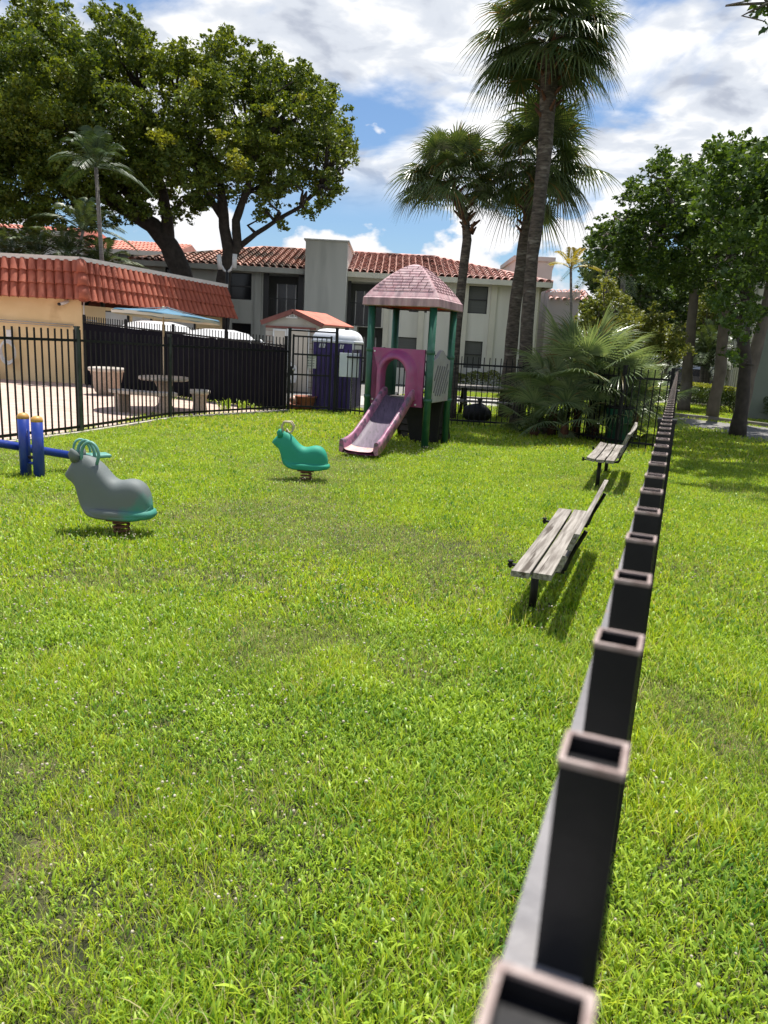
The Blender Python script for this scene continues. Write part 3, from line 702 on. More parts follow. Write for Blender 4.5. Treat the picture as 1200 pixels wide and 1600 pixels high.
# ================================================================== SPRING RIDERS
def rider(name, label, base, yaw, s, faded, handle, tilt=0., thick=0., piv=.62):
    r0 = root(name, label, 'spring rider', base, 'spring riders in the grass')
    u = Vector((math.cos(yaw), math.sin(yaw), 0)); n = Vector((-u.y, u.x, 0))      # u points towards the rump
    # side profile: x, top, bottom, half width (fractions of body length)
    st = [(0, .46, .45, .012), (.02, .50, .425, .045), (.06, .545, .39, .075), (.12, .615, .35, .10), (.16, .645, .26, .115), (.19, .655, .10, .125), (.22, .66, .06, .135),
          (.27, .655, .035, .145), (.33, .62, .02, .155), (.39, .555, .008, .165), (.46, .475, .0, .17), (.53, .42, .0, .172), (.60, .40, .0, .175), (.67, .415, .0, .178),
          (.74, .44, .0, .18), (.81, .445, .002, .178), (.88, .425, .008, .165), (.94, .37, .02, .14), (.975, .30, .045, .105), (1., .19, .09, .03)]
    if thick: st = [(x, {.27: .70, .33: .685, .39: .645, .46: .585, .53: .49, .60: .44, .67: .44, .74: .465, .81: .465, .88: .445, .94: .39, .22: .70, .19: .70, .16: .69, .12: .66}.get(x, tp), b_, hw) for x, tp, b_, hw in st]
    prof = [(0, 0), (.85, .01), (1.2, .05), (1.27, .11), (1.2, .17), (1.0, .205), (.93, .3), (.93, .5), (.9, .68), (.78, .86), (.52, .965), (.2, 1.)]
    rows = []
    def S(x, y, z): return Vector((x, y, z))
    for (x, tp, bt_, hw) in st:
        ring = []; lip = min(1, max(0, (x-.2)/.12))
        for side in (1, -1):
            pr2 = prof if side == 1 else list(reversed(prof))
            for (a, b) in pr2:
                h = tp-bt_; aa = math.sqrt(max(0, 1-(2*b-1)**2))
                if b < .22: wv = a*lip+aa*(1-lip)
                else: wv = a*min(1, lip+.3)+aa*(1-min(1, lip+.3))
                zz = bt_+h*b
                if lip > 0 and b < .22: zz = bt_+.5*b*lip*.9+h*b*(1-lip)
                ring.append((x-.5, side*wv*hw, zz+tilt*(x-.5)))
        rows.append(ring)
    mb = MB()
    L = lambda p: Vector(base)+(u*(p[0]+.5-piv)+n*p[1])*s+Vector((0, 0, .145+p[2]*s))
    rr = [[L(p) for p in r]+[L(r[0])] for r in rows]
    mb.grid(rr); mb.add([L(p) for p in rows[0]], [tuple(range(len(rows[0])))]); mb.add([L(p) for p in rows[-1]], [tuple(range(len(rows[-1])))])
    bo = mb.build('body', faded, r0, True)
    md = bo.modifiers.new('sub', 'SUBSURF'); md.levels = 1; md.render_levels = 2
    for sd2 in (1, -1):
        e = MB(); hz = .07 if thick else .0
        pts = [L((-.34, sd2*.055, .58+hz)), L((-.355, sd2*.095, .65+hz)), L((-.35, sd2*.12, .70+hz))]
        e.tube(pts, [.06*s, .05*s, .015*s], 12); e.build('ear', faded, bo, True)
    ft = MB(); rws = []
    for zf, kk in ((.03, .70), (.035, .92), (.07, 1.), (.115, .97), (.13, .88)):
        rws.append([L((.64-.5+.40*kk*math.copysign(abs(math.cos(a_))**.75, math.cos(a_)), .225*kk*math.copysign(abs(math.sin(a_))**.75, math.sin(a_)), zf+(tilt*(.14+.4*math.cos(a_))))) for a_ in [2*PI*q/32 for q in range(33)]])
    ft.grid(rws); ft.add(rws[0][:-1], [tuple(range(32))]); ft.add(rws[-1][:-1], [tuple(range(31, -1, -1))]); ft.build('footrest', 'rider_teal' if not thick else 'rider_grey', bo, True)
    # spring, plates
    sp = MB(); pts = []
    for k in range(90):
        a = k/89*2*PI*4.2; pts.append(Vector(base)+Vector((math.cos(a)*.062, math.sin(a)*.062, -.02+k/89*.155)))
    sp.tube(pts, .0115, 8); sp.build('spring', 'spring', r0, True)
    MB().box(Vector(base)+Vector((0, 0, .14)), (.2, .16, .016), yaw).build('plate', 'spring', r0)
    # handle
    def hloop(pts, r, m): MB().tube([L(p) for p in pts], r, 10).build('handle', m, r0, True)
    if handle == 'hex':
        for yy in (.035, -.035):
            hloop([(-.30, yy, .62), (-.335, yy, .74), (-.29, yy*1.8, .83), (-.17, yy*1.8, .83), (-.12, yy*1.5, .76), (-.15, yy, .66), (-.20, yy*.5, .64), (-.24, yy*.3, .70), (-.26, yy*.5, .64)], .011, 'cream')
    else:
        hloop([(-.375+.0, .04, .64)]+[(-.27-.10*math.cos(PI*k/10), .04, .68+.17*math.sin(PI*k/10)) for k in range(11)]+[(-.19, .03, .60)], .014, 'fadeteal')
        hloop([(-.27, -.06, .62)]+[(-.17-.10*math.cos(PI*k/10), -.06, .70+.15*math.sin(PI*k/10)) for k in range(11)]+[(-.10, -.06, .60)], .014, 'fadeteal')
    return r0
def rider_mat(name, base, base2, top, lo, hi, rear=None):
    """plastic bleached grey on its upward faces and worn spots"""
    m, n, l, b = newmat(name); tc = n.new('ShaderNodeTexCoord')
    t = n.new('ShaderNodeTexNoise'); t.inputs['Scale'].default_value = 7; t.inputs['Detail'].default_value = 7; l.new(tc.outputs['Object'], t.inputs[0])
    sx_ = n.new('ShaderNodeSeparateXYZ'); l.new(tc.outputs['Object'], sx_.inputs[0])
    a = n.new('ShaderNodeMath'); a.operation = 'MULTIPLY_ADD'; l.new(t.outputs[0], a.inputs[0]); a.inputs[1].default_value = .35; l.new(sx_.outputs[2], a.inputs[2])
    if rear:
        q = n.new('ShaderNodeMath'); q.operation = 'MULTIPLY_ADD'; l.new(sx_.outputs[0], q.inputs[0]); q.inputs[1].default_value = rear; l.new(a.outputs[0], q.inputs[2]); a = q
    mr = n.new('ShaderNodeMapRange'); mr.inputs[1].default_value = lo; mr.inputs[2].default_value = hi; l.new(a.outputs[0], mr.inputs[0])
    x0 = n.new('ShaderNodeMix'); x0.data_type = 'RGBA'; x0.inputs[6].default_value = (*base, 1); x0.inputs[7].default_value = (*base2, 1); l.new(t.outputs[0], x0.inputs[0])
    x = n.new('ShaderNodeMix'); x.data_type = 'RGBA'; l.new(x0.outputs[2], x.inputs[6]); x.inputs[7].default_value = (*top, 1); l.new(mr.outputs[0], x.inputs[0])
    l.new(x.outputs[2], b.inputs['Base Color']); b.inputs['Roughness'].default_value = .68
    bp = n.new('ShaderNodeBump'); bp.inputs['Strength'].default_value = .15; bp.inputs['Distance'].default_value = .01; l.new(t.outputs[0], bp.inputs['Height']); l.new(bp.outputs[0], b.inputs['Normal'])
    return m
M['rider_grey'] = rider_mat('bleached_grey_plastic', (.03, .22, .16), (.06, .24, .19), (.135, .155, .152), .26, .40, rear=-.75)
M['rider_teal'] = rider_mat('bright_teal_plastic', (.008, .25, .16), (.012, .28, .18), (.22, .26, .25), .80, .92)
rb1 = G(190, 836); rb2 = G(478, 752)
rider('spring_rider', 'bleached grey animal spring rider, nearest in front of the blue seesaw', rb1, -.10, .755, 'rider_grey', 'loop', thick=1, piv=.64)
rider('spring_rider', 'bright teal animal spring rider standing left of the slide', rb2, -.06, .70, 'rider_teal', 'hex', .0)

# ================================================================== SEESAW
s1, s2 = G(41, 745), G(62, 748)
ss = root('seesaw', 'blue seesaw beam between two yellow capped blue posts', 'seesaw', s2)
for p, h in ((s1, .70), (s2, .68)):
    q = MB().tube([(p.x, p.y, 0), (p.x, p.y, h-.01)], .062, 20).build('post', 'blue', ss, True)
    MB().lathe((p.x, p.y, h-.03), [(.064, 0), (.066, .02), (.058, .045), (.035, .062), (0, .07)], 20).build('cap', 'yellow', q, True)
mid = (s1+s2)/2
pB = V(131, 715, mid.y+.55); pA = V(0, 693, mid.y-.02); dB = (pB-pA).normalized(); pL = pA-dB*1.3
tb = (mid.x-pA.x)/(dB.x)
MB().tube([pL, pB], .048, 18).build('beam', 'blue', ss, True)
mz = (pA+dB*tb)
MB().tube([(s1.x, s1.y, mz.z-.04), (s2.x, s2.y, mz.z-.04)], .02, 10).build('pivot_bar', 'blackplastic', ss, True)
MB().tube([(s1.x, s1.y, .17), (s2.x, s2.y, .17)], .018, 10).build('cross_bar', 'blue', ss, True)
for pe, sg in ((pB, 1), (pL, -1)):
    c_ = pe+dB*.14*sg+Vector((0, 0, .05)); yw = math.atan2(dB.y, dB.x)
    MB().box(c_, (.34, .22, .045), yw).build('seat', 'fadeteal', ss, bevel=.02)
    hc = pe+dB*(-.02)*sg
    MB().tube([hc+Vector((0, 0, .0))]+[hc+dB*sg*(-.10+.10*math.cos(PI*(1-k/10))+.1)+Vector((0, 0, .08+.14*math.sin(PI*k/10))) for k in range(11)], .015, 8).build('handle', 'fadeteal', ss, True)

# ================================================================== BENCHES
def bench(label, nl, nr, fl, seatz, backh, planks, curved, group='weathered park benches'):
    """nl, nr: near-left and near-right seat corners; fl far-left corner"""
    nl, nr, fl = Vector(nl), Vector(nr), Vector(fl)
    ax = (fl-nl).normalized(); Lb = (fl-nl).length; sd3 = Vector((ax.y, -ax.x, 0)); Wd = (nr-nl).length
    r0 = root('park_bench', label, 'bench', (nl+ax*Lb/2+sd3*Wd/2).to_2d().to_3d(), group)
    B_ = lambda a, b, z: Vector((nl.x, nl.y, 0))+ax*a+sd3*b+Vector((0, 0, z))
    pw = Wd/planks
    for k in range(planks):
        m_ = MB(); a0, a1 = random.uniform(-.015, .015), Lb+random.uniform(-.02, .02); n_ = 8; rows = []
        zc = .018 if (k == 0 and planks == 3) else 0
        for i in range(n_+1):
            a = a0+(a1-a0)*i/n_; sag = -.012*math.sin(PI*i/n_)
            c0, c1 = k*pw+.008, (k+1)*pw-.008
            rows.append([B_(a, c0, seatz-.038+sag+zc), B_(a, c0, seatz+sag+zc), B_(a, c1, seatz+sag), B_(a, c1, seatz-.038+sag), B_(a, c0, seatz-.038+sag+zc)])
        m_.grid(rows); m_.add(rows[0][:4], [(0, 1, 2, 3)]); m_.add(rows[-1][:4], [(3, 2, 1, 0)])
        m_.build('seat_plank', 'wood', r0, bevel=.005)
    # back boards
    for k in range(2):
        b0 = Wd+.015+k*.05; zb = seatz+.045+k*(backh*.52); m_ = MB(); n_ = 8; rows = []; hgt = backh*.40; ln = .35*hgt
        for i in range(n_+1):
            a = -.05+k*.02+(Lb+.06)*i/n_; sg = (.03*math.sin(PI*i/n_) if curved else 0)
            rows.append([B_(a, b0+sg, zb), B_(a, b0+ln+sg, zb+hgt), B_(a, b0+ln+.036+sg, zb+hgt), B_(a, b0+.036+sg, zb), B_(a, b0+sg, zb)])
        m_.grid(rows); m_.add(rows[0][:4], [(0, 1, 2, 3)]); m_.add(rows[-1][:4], [(3, 2, 1, 0)])
        m_.build('back_board', 'wood', r0, bevel=.005)
    for f in (.14, .82):
        a = Lb*f; m_ = MB()
        m_.tube([B_(a, Wd*.45, 0), B_(a, Wd*.45, seatz-.06)], .026, 10)
        leg = m_.build('leg', 'blackplastic', r0, True)
        m_ = MB(); m_.bar(B_(a, -.07, seatz-.052), B_(a, Wd+.04, seatz-.052), .035, .014)
        pts = [B_(a, Wd-.02, seatz-.055), B_(a, Wd+.04, seatz-.03), B_(a, Wd+.065, seatz+.06), B_(a, Wd+.07+.28*backh, seatz+backh*.90)]
        m_.tube(pts, .014, 8); m_.build('bracket', 'blackplastic', r0)
        m_ = MB()
        for b_, z_ in ((-.055, seatz-.035),): m_.lathe(B_(a, b_, z_-.03), [(0, -.01), (.012, -.01), (.012, .03), (.02, .03), (.02, .04), (0, .04)], 8)
        m_.build('bolt', 'blackplastic', r0)
    return r0
SZ = .36
bench('near bench of two cracked grey planks casting a shadow beside the picket fence', G(797, 890, SZ), G(856, 888, SZ), G(872, 793, SZ), SZ, .27, 2, False)
SZ = .42
bench('far bench with three seat planks in front of the fan palm', G(915, 716, SZ), G(955, 717, SZ), G(937, 692, SZ), SZ, .34, 3, True)

# ================================================================== POOL FURNITURE
tb_ = G(257, 640)
r0 = root('stone_table', 'round pale concrete table with an umbrella through it', 'table', tb_)
MB().lathe((tb_.x, tb_.y, .66), [(0, 0), (.52, 0), (.56, .02), (.56, .07), (.52, .085), (0, .085)], 36).build('table_top', 'stone', r0, True, bevel=.005)
MB().lathe((tb_.x, tb_.y, 0), [(.22, 0), (.22, .06), (.13, .14), (.12, .4), (.22, .62), (.24, .66)], 8).build('pedestal', 'stonedark', r0)
um = root('patio_umbrella', 'blue patio umbrella with a pale pole over the stone table', 'umbrella', tb_)
MB().tube([(tb_.x, tb_.y, .1), (tb_.x+.0, tb_.y, 2.28)], .022, 12).build('pole', 'cream', um, True)
ca, cb3 = V(178, 483, 16.85), V(343, 501, 16.85); cc = V(262, 480, 16.85)
can = MB(); rows = []; nseg = 8
tl = (cb3-ca).normalized(); Rr = (cb3-ca).length/2; cm = (ca+cb3)/2; tn = tl.cross(Vector((0, 1, 0))); tn = Vector((-tl.z*1., 0, tl.x)).normalized(); fw = Vector((0, 1, -.03)).normalized()
for i, (rr_, hh) in enumerate(((.02, .13), (.25, .075), (.5, .045), (.75, .02), (.97, .0), (1., -.03))):
    rows.append([cm+(tl*math.cos(2*PI*k/32)+fw*math.sin(2*PI*k/32))*Rr*rr_*(1-.035*(1-abs(math.cos(nseg/2*2*PI*k/32)))*rr_)+tn*(hh-.02*rr_*(1-abs(math.cos(nseg/2*2*PI*k/32)))) for k in range(33)])
can.grid(rows); cano = can.build('canopy', 'umbrella', um, True)
md = cano.modifiers.new('t', 'SOLIDIFY'); md.thickness = .006; md.offset = -1
li = MB(); li.grid([[p-tn*.012 for p in r] for r in rows[:5]]); li.build('lining', 'umblining', um, True)
vl = MB(); vl.grid([[cm+(tl*math.cos(2*PI*k/32)+fw*math.sin(2*PI*k/32))*Rr*.985+tn*h_ for k in range(33)] for h_ in (-.02, -.09)]); vl.build('valance', 'umblining', um, True)
rb = MB()
for k in range(8):
    a = 2*PI*k/8; rb.bar(cm+tn*.17, cm+(tl*math.cos(a)+fw*math.sin(a))*Rr*.95-tn*.02, .012, .012)
rb.build('ribs', 'steel', um)
# curved bench in front of the table, stool, planter
bc = G(215, 642)
r0 = root('stone_bench', 'curved pale concrete bench on two legs in front of the table', 'bench', bc)
m_ = MB(); n_ = 12; rows = []
for i in range(n_+1):
    a = -.62+1.24*i/n_; rr2 = [tb_+Vector((math.sin(a-.12)*R, -math.cos(a-.12)*R, z)) for R, z in ((.95, .40), (.95, .48), (1.33, .48), (1.33, .40))]
    rows.append(rr2+[rr2[0]])
m_.grid(rows); m_.add(rows[0][:4], [(0, 1, 2, 3)]); m_.add(rows[-1][:4], [(3, 2, 1, 0)]); m_.build('seat', 'stone', r0, bevel=.015)
for a in (-.45, .45):
    p = tb_+Vector((math.sin(a-.12)*1.14, -math.cos(a-.12)*1.14, .2)); MB().box(p, (.16, .30, .40), a-.12).build('leg', 'stonedark', r0, bevel=.02)
st_ = G(312, 645)
r0 = root('stone_stool', 'round concrete stool right of the stone table by the black fence', 'stool', st_)
MB().lathe((st_.x, st_.y, .42), [(0, 0), (.21, 0), (.235, .02), (.235, .075), (.21, .095), (0, .1)], 24).build('seat', 'stone', r0, True)
MB().lathe((st_.x, st_.y, 0), [(.18, 0), (.17, .05), (.15, .2), (.17, .38), (.19, .42)], 10).build('pedestal', 'stonedark', r0)
pp = G(168, 617)
r0 = root('concrete_planter', 'large tapered concrete planter by the pool house corner', 'planter', pp)
MB().lathe((pp.x, pp.y, 0), [(.26, 0), (.28, .06), (.32, .1), (.42, .62), (.44, .64)], 28).build('pot', 'stonedark', r0, True)
MB().lathe((pp.x, pp.y, .62), [(.43, 0), (.47, .02), (.47, .10), (.41, .11), (.40, .02), (0, .0)], 28).build('rim', 'stone', r0, True)

# ================================================================== POOL HOUSE
c0, c1_, c2_, c3_ = pool_house
ph = root('pool_house', 'cream pool house with a red barrel tile mansard roof', 'building', c0)
lu = (c0-c3_).normalized(); Ll = (c0-c3_).length; ru = (c1_-c0).normalized(); Lr = (c1_-c0).length
wz = 2.62
wl = MB(); Pl = facade(wl, c3_, lu, 0, wz, Ll, [])
wr_op = [(.9, 1.9, 1.0, 2.3), (2.0, 2.9, 1.0, 2.3), (3.6, 5.0, 1.1, 2.25)]
wz = 2.4
Pr = facade(wl, c0, ru, 0, wz, Lr, wr_op)
facade(wl, c1_, (c2_-c1_), 0, wz, (c2_-c1_).length, []); facade(wl, c2_, (c3_-c2_), 0, wz, (c3_-c2_).length, [])
wl.build('wall', 'cream_wall', ph)
for q in wr_op: window(ph, Pr, *q[:4], d=.08, glass='white' if q[0] < 4 else 'blind', mull=True)
# mansard
ov = .55; zt, zb = V(128, 408, 23.3).z, V(134, 468, 22.9).z; ztR, zbR = V(352, 449, 29.).z, V(368, 497, 29.).z
out = lambda u_: Vector((u_.y, -u_.x, 0))
nl_, nr_ = out(lu), out(ru)
# outer eave corner and upper corner
def isect(p, u_, q, v_):
    dd = u_.x*v_.y-u_.y*v_.x; s_ = ((q.x-p.x)*v_.y-(q.y-p.y)*v_.x)/dd; return p+u_*s_
eo = isect(c0+nl_*ov, lu, c0+nr_*ov, ru); to = isect(c0+nl_*.12, lu, c0+nr_*.12, ru)
eL = c3_+nl_*ov; tL = c3_+nl_*.12; eR = c1_+nr_*.45+ru*.3; tR = c1_+nr_*.12+ru*.1
zv = lambda p, z: Vector((p.x, p.y, z))
sk = MB()
sk.add([zv(eL, zb), zv(eo, zb), zv(to, zt), zv(tL, zt)], [(0, 1, 2, 3)]); sk.add([zv(eo, zb), zv(eR, zbR), zv(tR, ztR), zv(to, zt)], [(0, 1, 2, 3)])
sk.add([zv(eL, zb), zv(eo, zb), zv(c0, zb), zv(c3_, zb)], [(3, 2, 1, 0)]); sk.add([zv(eo, zb), zv(eR, zbR), zv(c1_, zbR), zv(c0, zb)], [(3, 2, 1, 0)])
eB = c2_+Vector((0, .4, 0)); sk.add([zv(eR, zbR), zv(tR, ztR), zv(c2_, zt), zv(eB, zb)], [(0, 3, 2, 1)])
sk.add([zv(tL, zt+.05), zv(to, zt+.05), zv(tR, ztR+.05), zv(c2_, zt+.05)], [(0, 1, 2, 3)])
rfo = sk.build('roof', 'tile', ph)
tl_ = MB()
def mans(A, B, C, D, n, rows=3):
    """quad eave A->B, top D->C; tiles run up"""
    for i in range(n):
        f = (i+.5)/n; a = A.lerp(B, f); b = D.lerp(C, f); v = b-a; S = v.length; vd = v.normalized(); u_ = (B-A).normalized(); nm = u_.cross(vd).normalized()
        if nm.z < 0: nm = -nm
        wd = (B-A).length/n
        for j in range(rows):
            v0 = S*j/rows-(.06 if j == 0 else 0); v1 = S*(j+1)/rows+(.03 if j < rows-1 else -.02); K = 6; ring = []
            jj = random.uniform(-.012, .012)
            for vv, R, dz in ((v0, wd*.46, .022), (v1, wd*.38, -.004)):
                ring.append([a+u_*(math.cos(PI*k/K)*R+jj)+vd*vv+nm*(math.sin(PI*k/K)*R*1.05+dz) for k in range(K+1)])
            tl_.grid([[p-nm*.03 for p in ring[0]], ring[0]]); tl_.grid(ring)
mans(zv(eL, zb), zv(eo, zb), zv(to, zt), zv(tL, zt), int(Ll/.265))
mans(zv(eo, zb), zv(eR, zbR), zv(tR, ztR), zv(to, zt), 30)
# hip tiles at the corner
for j in range(3):
    a = zv(eo, zb).lerp(zv(to, zt), j/3); b = zv(eo, zb).lerp(zv(to, zt), (j+1)/3)
    tl_.tube([a+Vector((.02, -.03, 0)), b], [.17, .13], 14)
tlo = tl_.build('tiles', 'tile', rfo, True)
fa = MB(); fa.bar(zv(tL, zt+.05), zv(to, zt+.05), .16, .13); fa.bar(zv(to, zt+.052), zv(tR, ztR+.052), .16, .13); fa.build('fascia', 'fascia', rfo)
# fittings on the cream wall
def on_left(px, py): return V(px, py, c0.y-.05)
cm_ = on_left(103, 474); cmr = root('security_camera', 'white security camera with a dark lens under the pool house eave', 'camera', cm_)
MB().tube([cm_+Vector((.08, -.02, .08)), cm_+Vector((.02, -.08, .02)), cm_+Vector((-.10, -.18, -.03))], .05, 14).build('housing', 'white', cmr, True)
MB().lathe(cm_+Vector((-.12, -.2, -.06)), [(0, -.03), (.05, -.01), (.055, .04), (.03, .06), (0, .07)], 14).build('lens', 'frame', cmr, True)
pa, pb = on_left(-30, 497), on_left(115, 508)
o = MB().tube([pa, pb], .016, 8).tube([pa-Vector((0, 0, .06)), pb-Vector((.1, 0, .06))], .012, 8).build('pool_pole', 'steel', None, True)
tag(o, 'long steel skimmer pole hung on the cream pool house wall', 'pole')
hc = on_left(14, 548); hr = root('garden_hose', 'coiled white hose hanging on the cream wall', 'hose', hc)
m_ = MB()
for k in range(5):
    R_x, R_z = .20+.025*(k % 3), .33+.03*(k % 2); m_.tube([hc+Vector((R_x*math.cos(a_*2*PI/28), -.06-.03*(k//2), R_z*math.sin(a_*2*PI/28)-.02*k)) for a_ in range(28)], .022, 8, closed=True)
m_.build('coil', 'pipe', hr, True)
MB().box(hc+Vector((.05, -.02, .5)), (.16, .1, .28)).build('hanger', 'white', hr, bevel=.02)
cbl = [V(146, 492, 23.1), V(140, 520, 23.0), V(118, 553, 22.9), V(95, 575, 22.9), V(60, 592, 22.9), V(40, 596, 22.9), V(-20, 594, 22.8)]
o = MB().tube([cbl[0].lerp(cbl[0], 0)]+cbl, .014, 8).build('cable', 'hosered', None, True); tag(o, 'dark red cable sagging along the pool house wall', 'cable')
o = MB().tube([V(131, 470, 23.2), V(131, 490, 23.2), V(134, 499, 23.15), V(150, 502, 23.1)], .02, 8).build('conduit', 'pipe', None, True); tag(o, 'white conduit running down the pool house corner', 'pipe')
mt = G(112, 607); mt.y = 23.2; mtr = root('meter_box', 'grey valve box and pipe at the foot of the cream wall', 'valve box', mt)
MB().box((mt.x, mt.y, .45), (.16, .1, .5)).build('box', 'steel', mtr, bevel=.01); MB().tube([(mt.x+.18, mt.y, 0), (mt.x+.18, mt.y, .55), (mt.x, mt.y, .6)], .03, 10).build('pipe', 'pipe', mtr, True)

# ================================================================== APARTMENT BUILDING (two storeys, grey in shade)
Y0 = 34.
X = lambda px, py=500, y=Y0: V(px, py, y).x
Z = lambda px, py, y=Y0: V(px, py, y).z
eave = Z(700, 435); ridge = V(650, 402, 39.).z
ap = root('apartment_building', 'long two storey apartment building with a pink barrel tile roof behind the tower', 'building', (X(500), Y0, 0))
xL, xC, xS0, xS1 = X(150, 420), X(475, 440), X(475, 440), X(541, 440)
xR = X(838, 450)
# window/balcony openings in photo pixels
OPN = []
def px_op(x0, y0_, x1, y1, d_=.12): OPN.append((X(x0, (y0_+y1)/2), X(x1, (y0_+y1)/2), Z((x0+x1)/2, y1), Z((x0+x1)/2, y0_), d_))
px_op(359, 426, 393, 468); px_op(411, 428, 474, 503, 1.3); px_op(362, 505, 392, 540); px_op(258, 418, 299, 450)
px_op(539, 440, 597, 510, 1.3); px_op(556, 511, 596, 600, 1.3)
px_op(731, 447, 762, 490); px_op(725, 533, 753, 575); px_op(617, 527, 655, 575); px_op(640, 447, 668, 488); px_op(411, 520, 474, 600, 1.3)
wa = MB(); o0 = Vector((xL, Y0, 0))
LA = [(a-xL, b-xL, c, e, dd) for a, b, c, e, dd in OPN]
left_ops = [q for q in LA if q[1]+xL < xS0+.05]; right_ops = [q for q in LA if q[0]+xL > xS1-.6]
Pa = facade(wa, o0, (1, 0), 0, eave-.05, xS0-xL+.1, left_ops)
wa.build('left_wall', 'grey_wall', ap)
wb = MB(); q0 = Vector((xS0, Y0, 0)); sh = xS0-xL
ro = [(a-sh, b-sh, c, e, dd) for a, b, c, e, dd in right_ops]
Pb = facade(wb, q0, (1, 0), 0, eave-.05, xR-xS0, ro)
# east side wall, going back
side_u = Vector((.10, 1, 0)).normalized(); so_ = Vector((xR, Y0, 0))
Ps = facade(wb, so_, side_u, 0, eave-.05, 9.5, [(1.55, 2.05, 3.0, 4.7)])
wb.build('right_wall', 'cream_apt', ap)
bk = MB(); bk.add([(xL, Y0+9.5, 0), (xR+.9, Y0+9.5, 0), (xR+.9, Y0+9.5, eave), (xL, Y0+9.5, eave)], [(0, 1, 2, 3)]); bk.add([(xL, Y0, 0), (xL, Y0+9.5, 0), (xL, Y0+9.5, eave), (xL, Y0, eave)], [(0, 1, 2, 3)]); bk.build('rear_wall', 'grey_wall', ap)
window(ap, Ps, 1.55, 2.05, 3.0, 4.7, glass='glass', mull=False)
for P__, ops in ((Pa, left_ops), (Pb, ro)):
    for a, b, c, e, dd in ops:
        if dd < .5: window(ap, P__, a, b, c, e, glass='blind' if P__ is Pb else 'glass')
        else:
            z_b = c
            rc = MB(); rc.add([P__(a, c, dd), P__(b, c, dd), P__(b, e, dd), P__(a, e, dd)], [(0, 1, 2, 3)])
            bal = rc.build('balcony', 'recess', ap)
            dm = MB(); w0 = a+(b-a)*.25; w1 = a+(b-a)*.72
            dm.box((P__(w0, 0, 0)+P__(w1, 0, 0))/2+Vector((0, dd-.04, c+(e-c)*.42)), (w1-w0, .05, (e-c)*.82)); dm.build('sliding_door', 'doordark', bal)
            fr_ = MB(); 
            for x_ in (w0, (w0+w1)/2, w1): fr_.box(P__(x_, c+(e-c)*.42, dd-.08), (.05, .03, (e-c)*.82))
            fr_.build('door_frame', 'white', bal)
            rl = MB(); n_ = max(6, int((b-a)/.13))
            hh_ = 1.0
            for k_ in range(n_+1): rl.box(P__(a+(b-a)*k_/n_, c+hh_/2, .05), (.02, .02, hh_))
            for z_ in (.06, hh_): rl.bar(P__(a, c+z_, .05), P__(b, c+z_, .05), .04, .04)
            rl.build('railing', 'frame', bal)
            if c > 2: 
                for x_ in (a+.12, b-.12): MB().box(P__(x_, (c+e)/2, .08), (.25, .06, e-c)).build('shutter', 'frame', bal)
# pilasters
for (pxa, pxb) in ((398, 408), (599, 607), (653, 662), (717, 729), (764, 773), (826, 838), (335, 345)):
    xa, xb = X(pxa), X(pxb); MB().box(((xa+xb)/2, Y0-.06, eave/2-.05), (xb-xa, .12, eave-.1)).build('pilaster', 'pilaster' if pxa > 500 else 'grey_wall', ap)
MB().box((xR-.1+.3, Y0+.6, eave/2-.06), (.25, .25, eave-.12)).build('pilaster', 'pilaster', ap)
# chimney-like stair tower
tx0, tx1 = X(476, 440, 32.8), X(541, 440, 32.8); tz = V(500, 376, 32.8).z
stw = MB(); stw.box(((tx0+tx1)/2, 32.8+3.3, tz/2), (tx1-tx0, 6.6, tz)); stw.box(((tx0+tx1)/2, 32.8+3.3, tz+.03), (tx1-tx0+.14, 6.74, .06)); stw.build('stair_tower', 'grey_wall', ap)
for px in (434, 451): 
    pass
# roofs
def roof_block(xa, xb, ye, yr, ze, zr, hl, hr, m, ov=.55, nm='roof'):
    A = Vector((xa-ov, ye-ov, ze)); B = Vector((xb+ov, ye-ov, ze)); yb_ = yr+(yr-ye)+ov
    hl_ = hl; hr_ = hr
    RA = Vector((xa-ov+hl_, yr, zr)); RB = Vector((xb+ov-hr_, yr, zr)); C = Vector((xb+ov, yb_, ze)); D = Vector((xa-ov, yb_, ze))
    r_ = MB(); r_.add([A, B, RB, RA], [(0, 1, 2, 3)]); r_.add([B, C, RB], [(0, 1, 2)]); r_.add([C, D, RA, RB], [(0, 1, 2, 3)]); r_.add([D, A, RA], [(0, 1, 2)])
    # soffit
    r_.add([A-Vector((0, 0, .1)), B-Vector((0, 0, .1)), C-Vector((0, 0, .1)), D-Vector((0, 0, .1))], [(3, 2, 1, 0)])
    ro_ = r_.build(nm, 'ply', ap)
    t_ = MB(); upv = Vector((0, yr-(ye-ov), zr-ze))
    tile_slope(t_, A, B, upv, hl_, hr_, w=.30, l=.42, r=.125)
    if hr_ > 0: tile_slope(t_, B, C, Vector((-hr_, 0, zr-ze)), (yb_-(ye-ov))/2, (yb_-(ye-ov))/2, w=.30, l=.42, r=.125)
    t_.build('tiles', m, ro_, True)
    f_ = MB(); f_.bar(A-Vector((0, .03, .10)), B-Vector((0, .03, .10)), .06, .22); f_.bar(B-Vector((-.03, 0, .10)), C-Vector((-.03, 0, .10)), .06, .22); f_.bar(A-Vector((.03, 0, .10)), D-Vector((.03, 0, .10)), .06, .22)
    f_.build('fascia', 'pilaster' if m == 'oldtile' else 'grey_wall', ro_)
    rg = MB(); rg.tube([RA, RB], .11, 8); rg.tube([B, RB], .11, 8); rg.tube([A, RA], .11, 8); rg.build('ridge', m, ro_, True)
roof_block(X(228, 412), xS0-.5, Y0, Y0+4.7, eave, ridge, 4.9, .0001, 'darktile')
roof_block(xS1+.55, xR, Y0, Y0+4.7, eave, ridge, .0001, 4.9, 'oldtile')
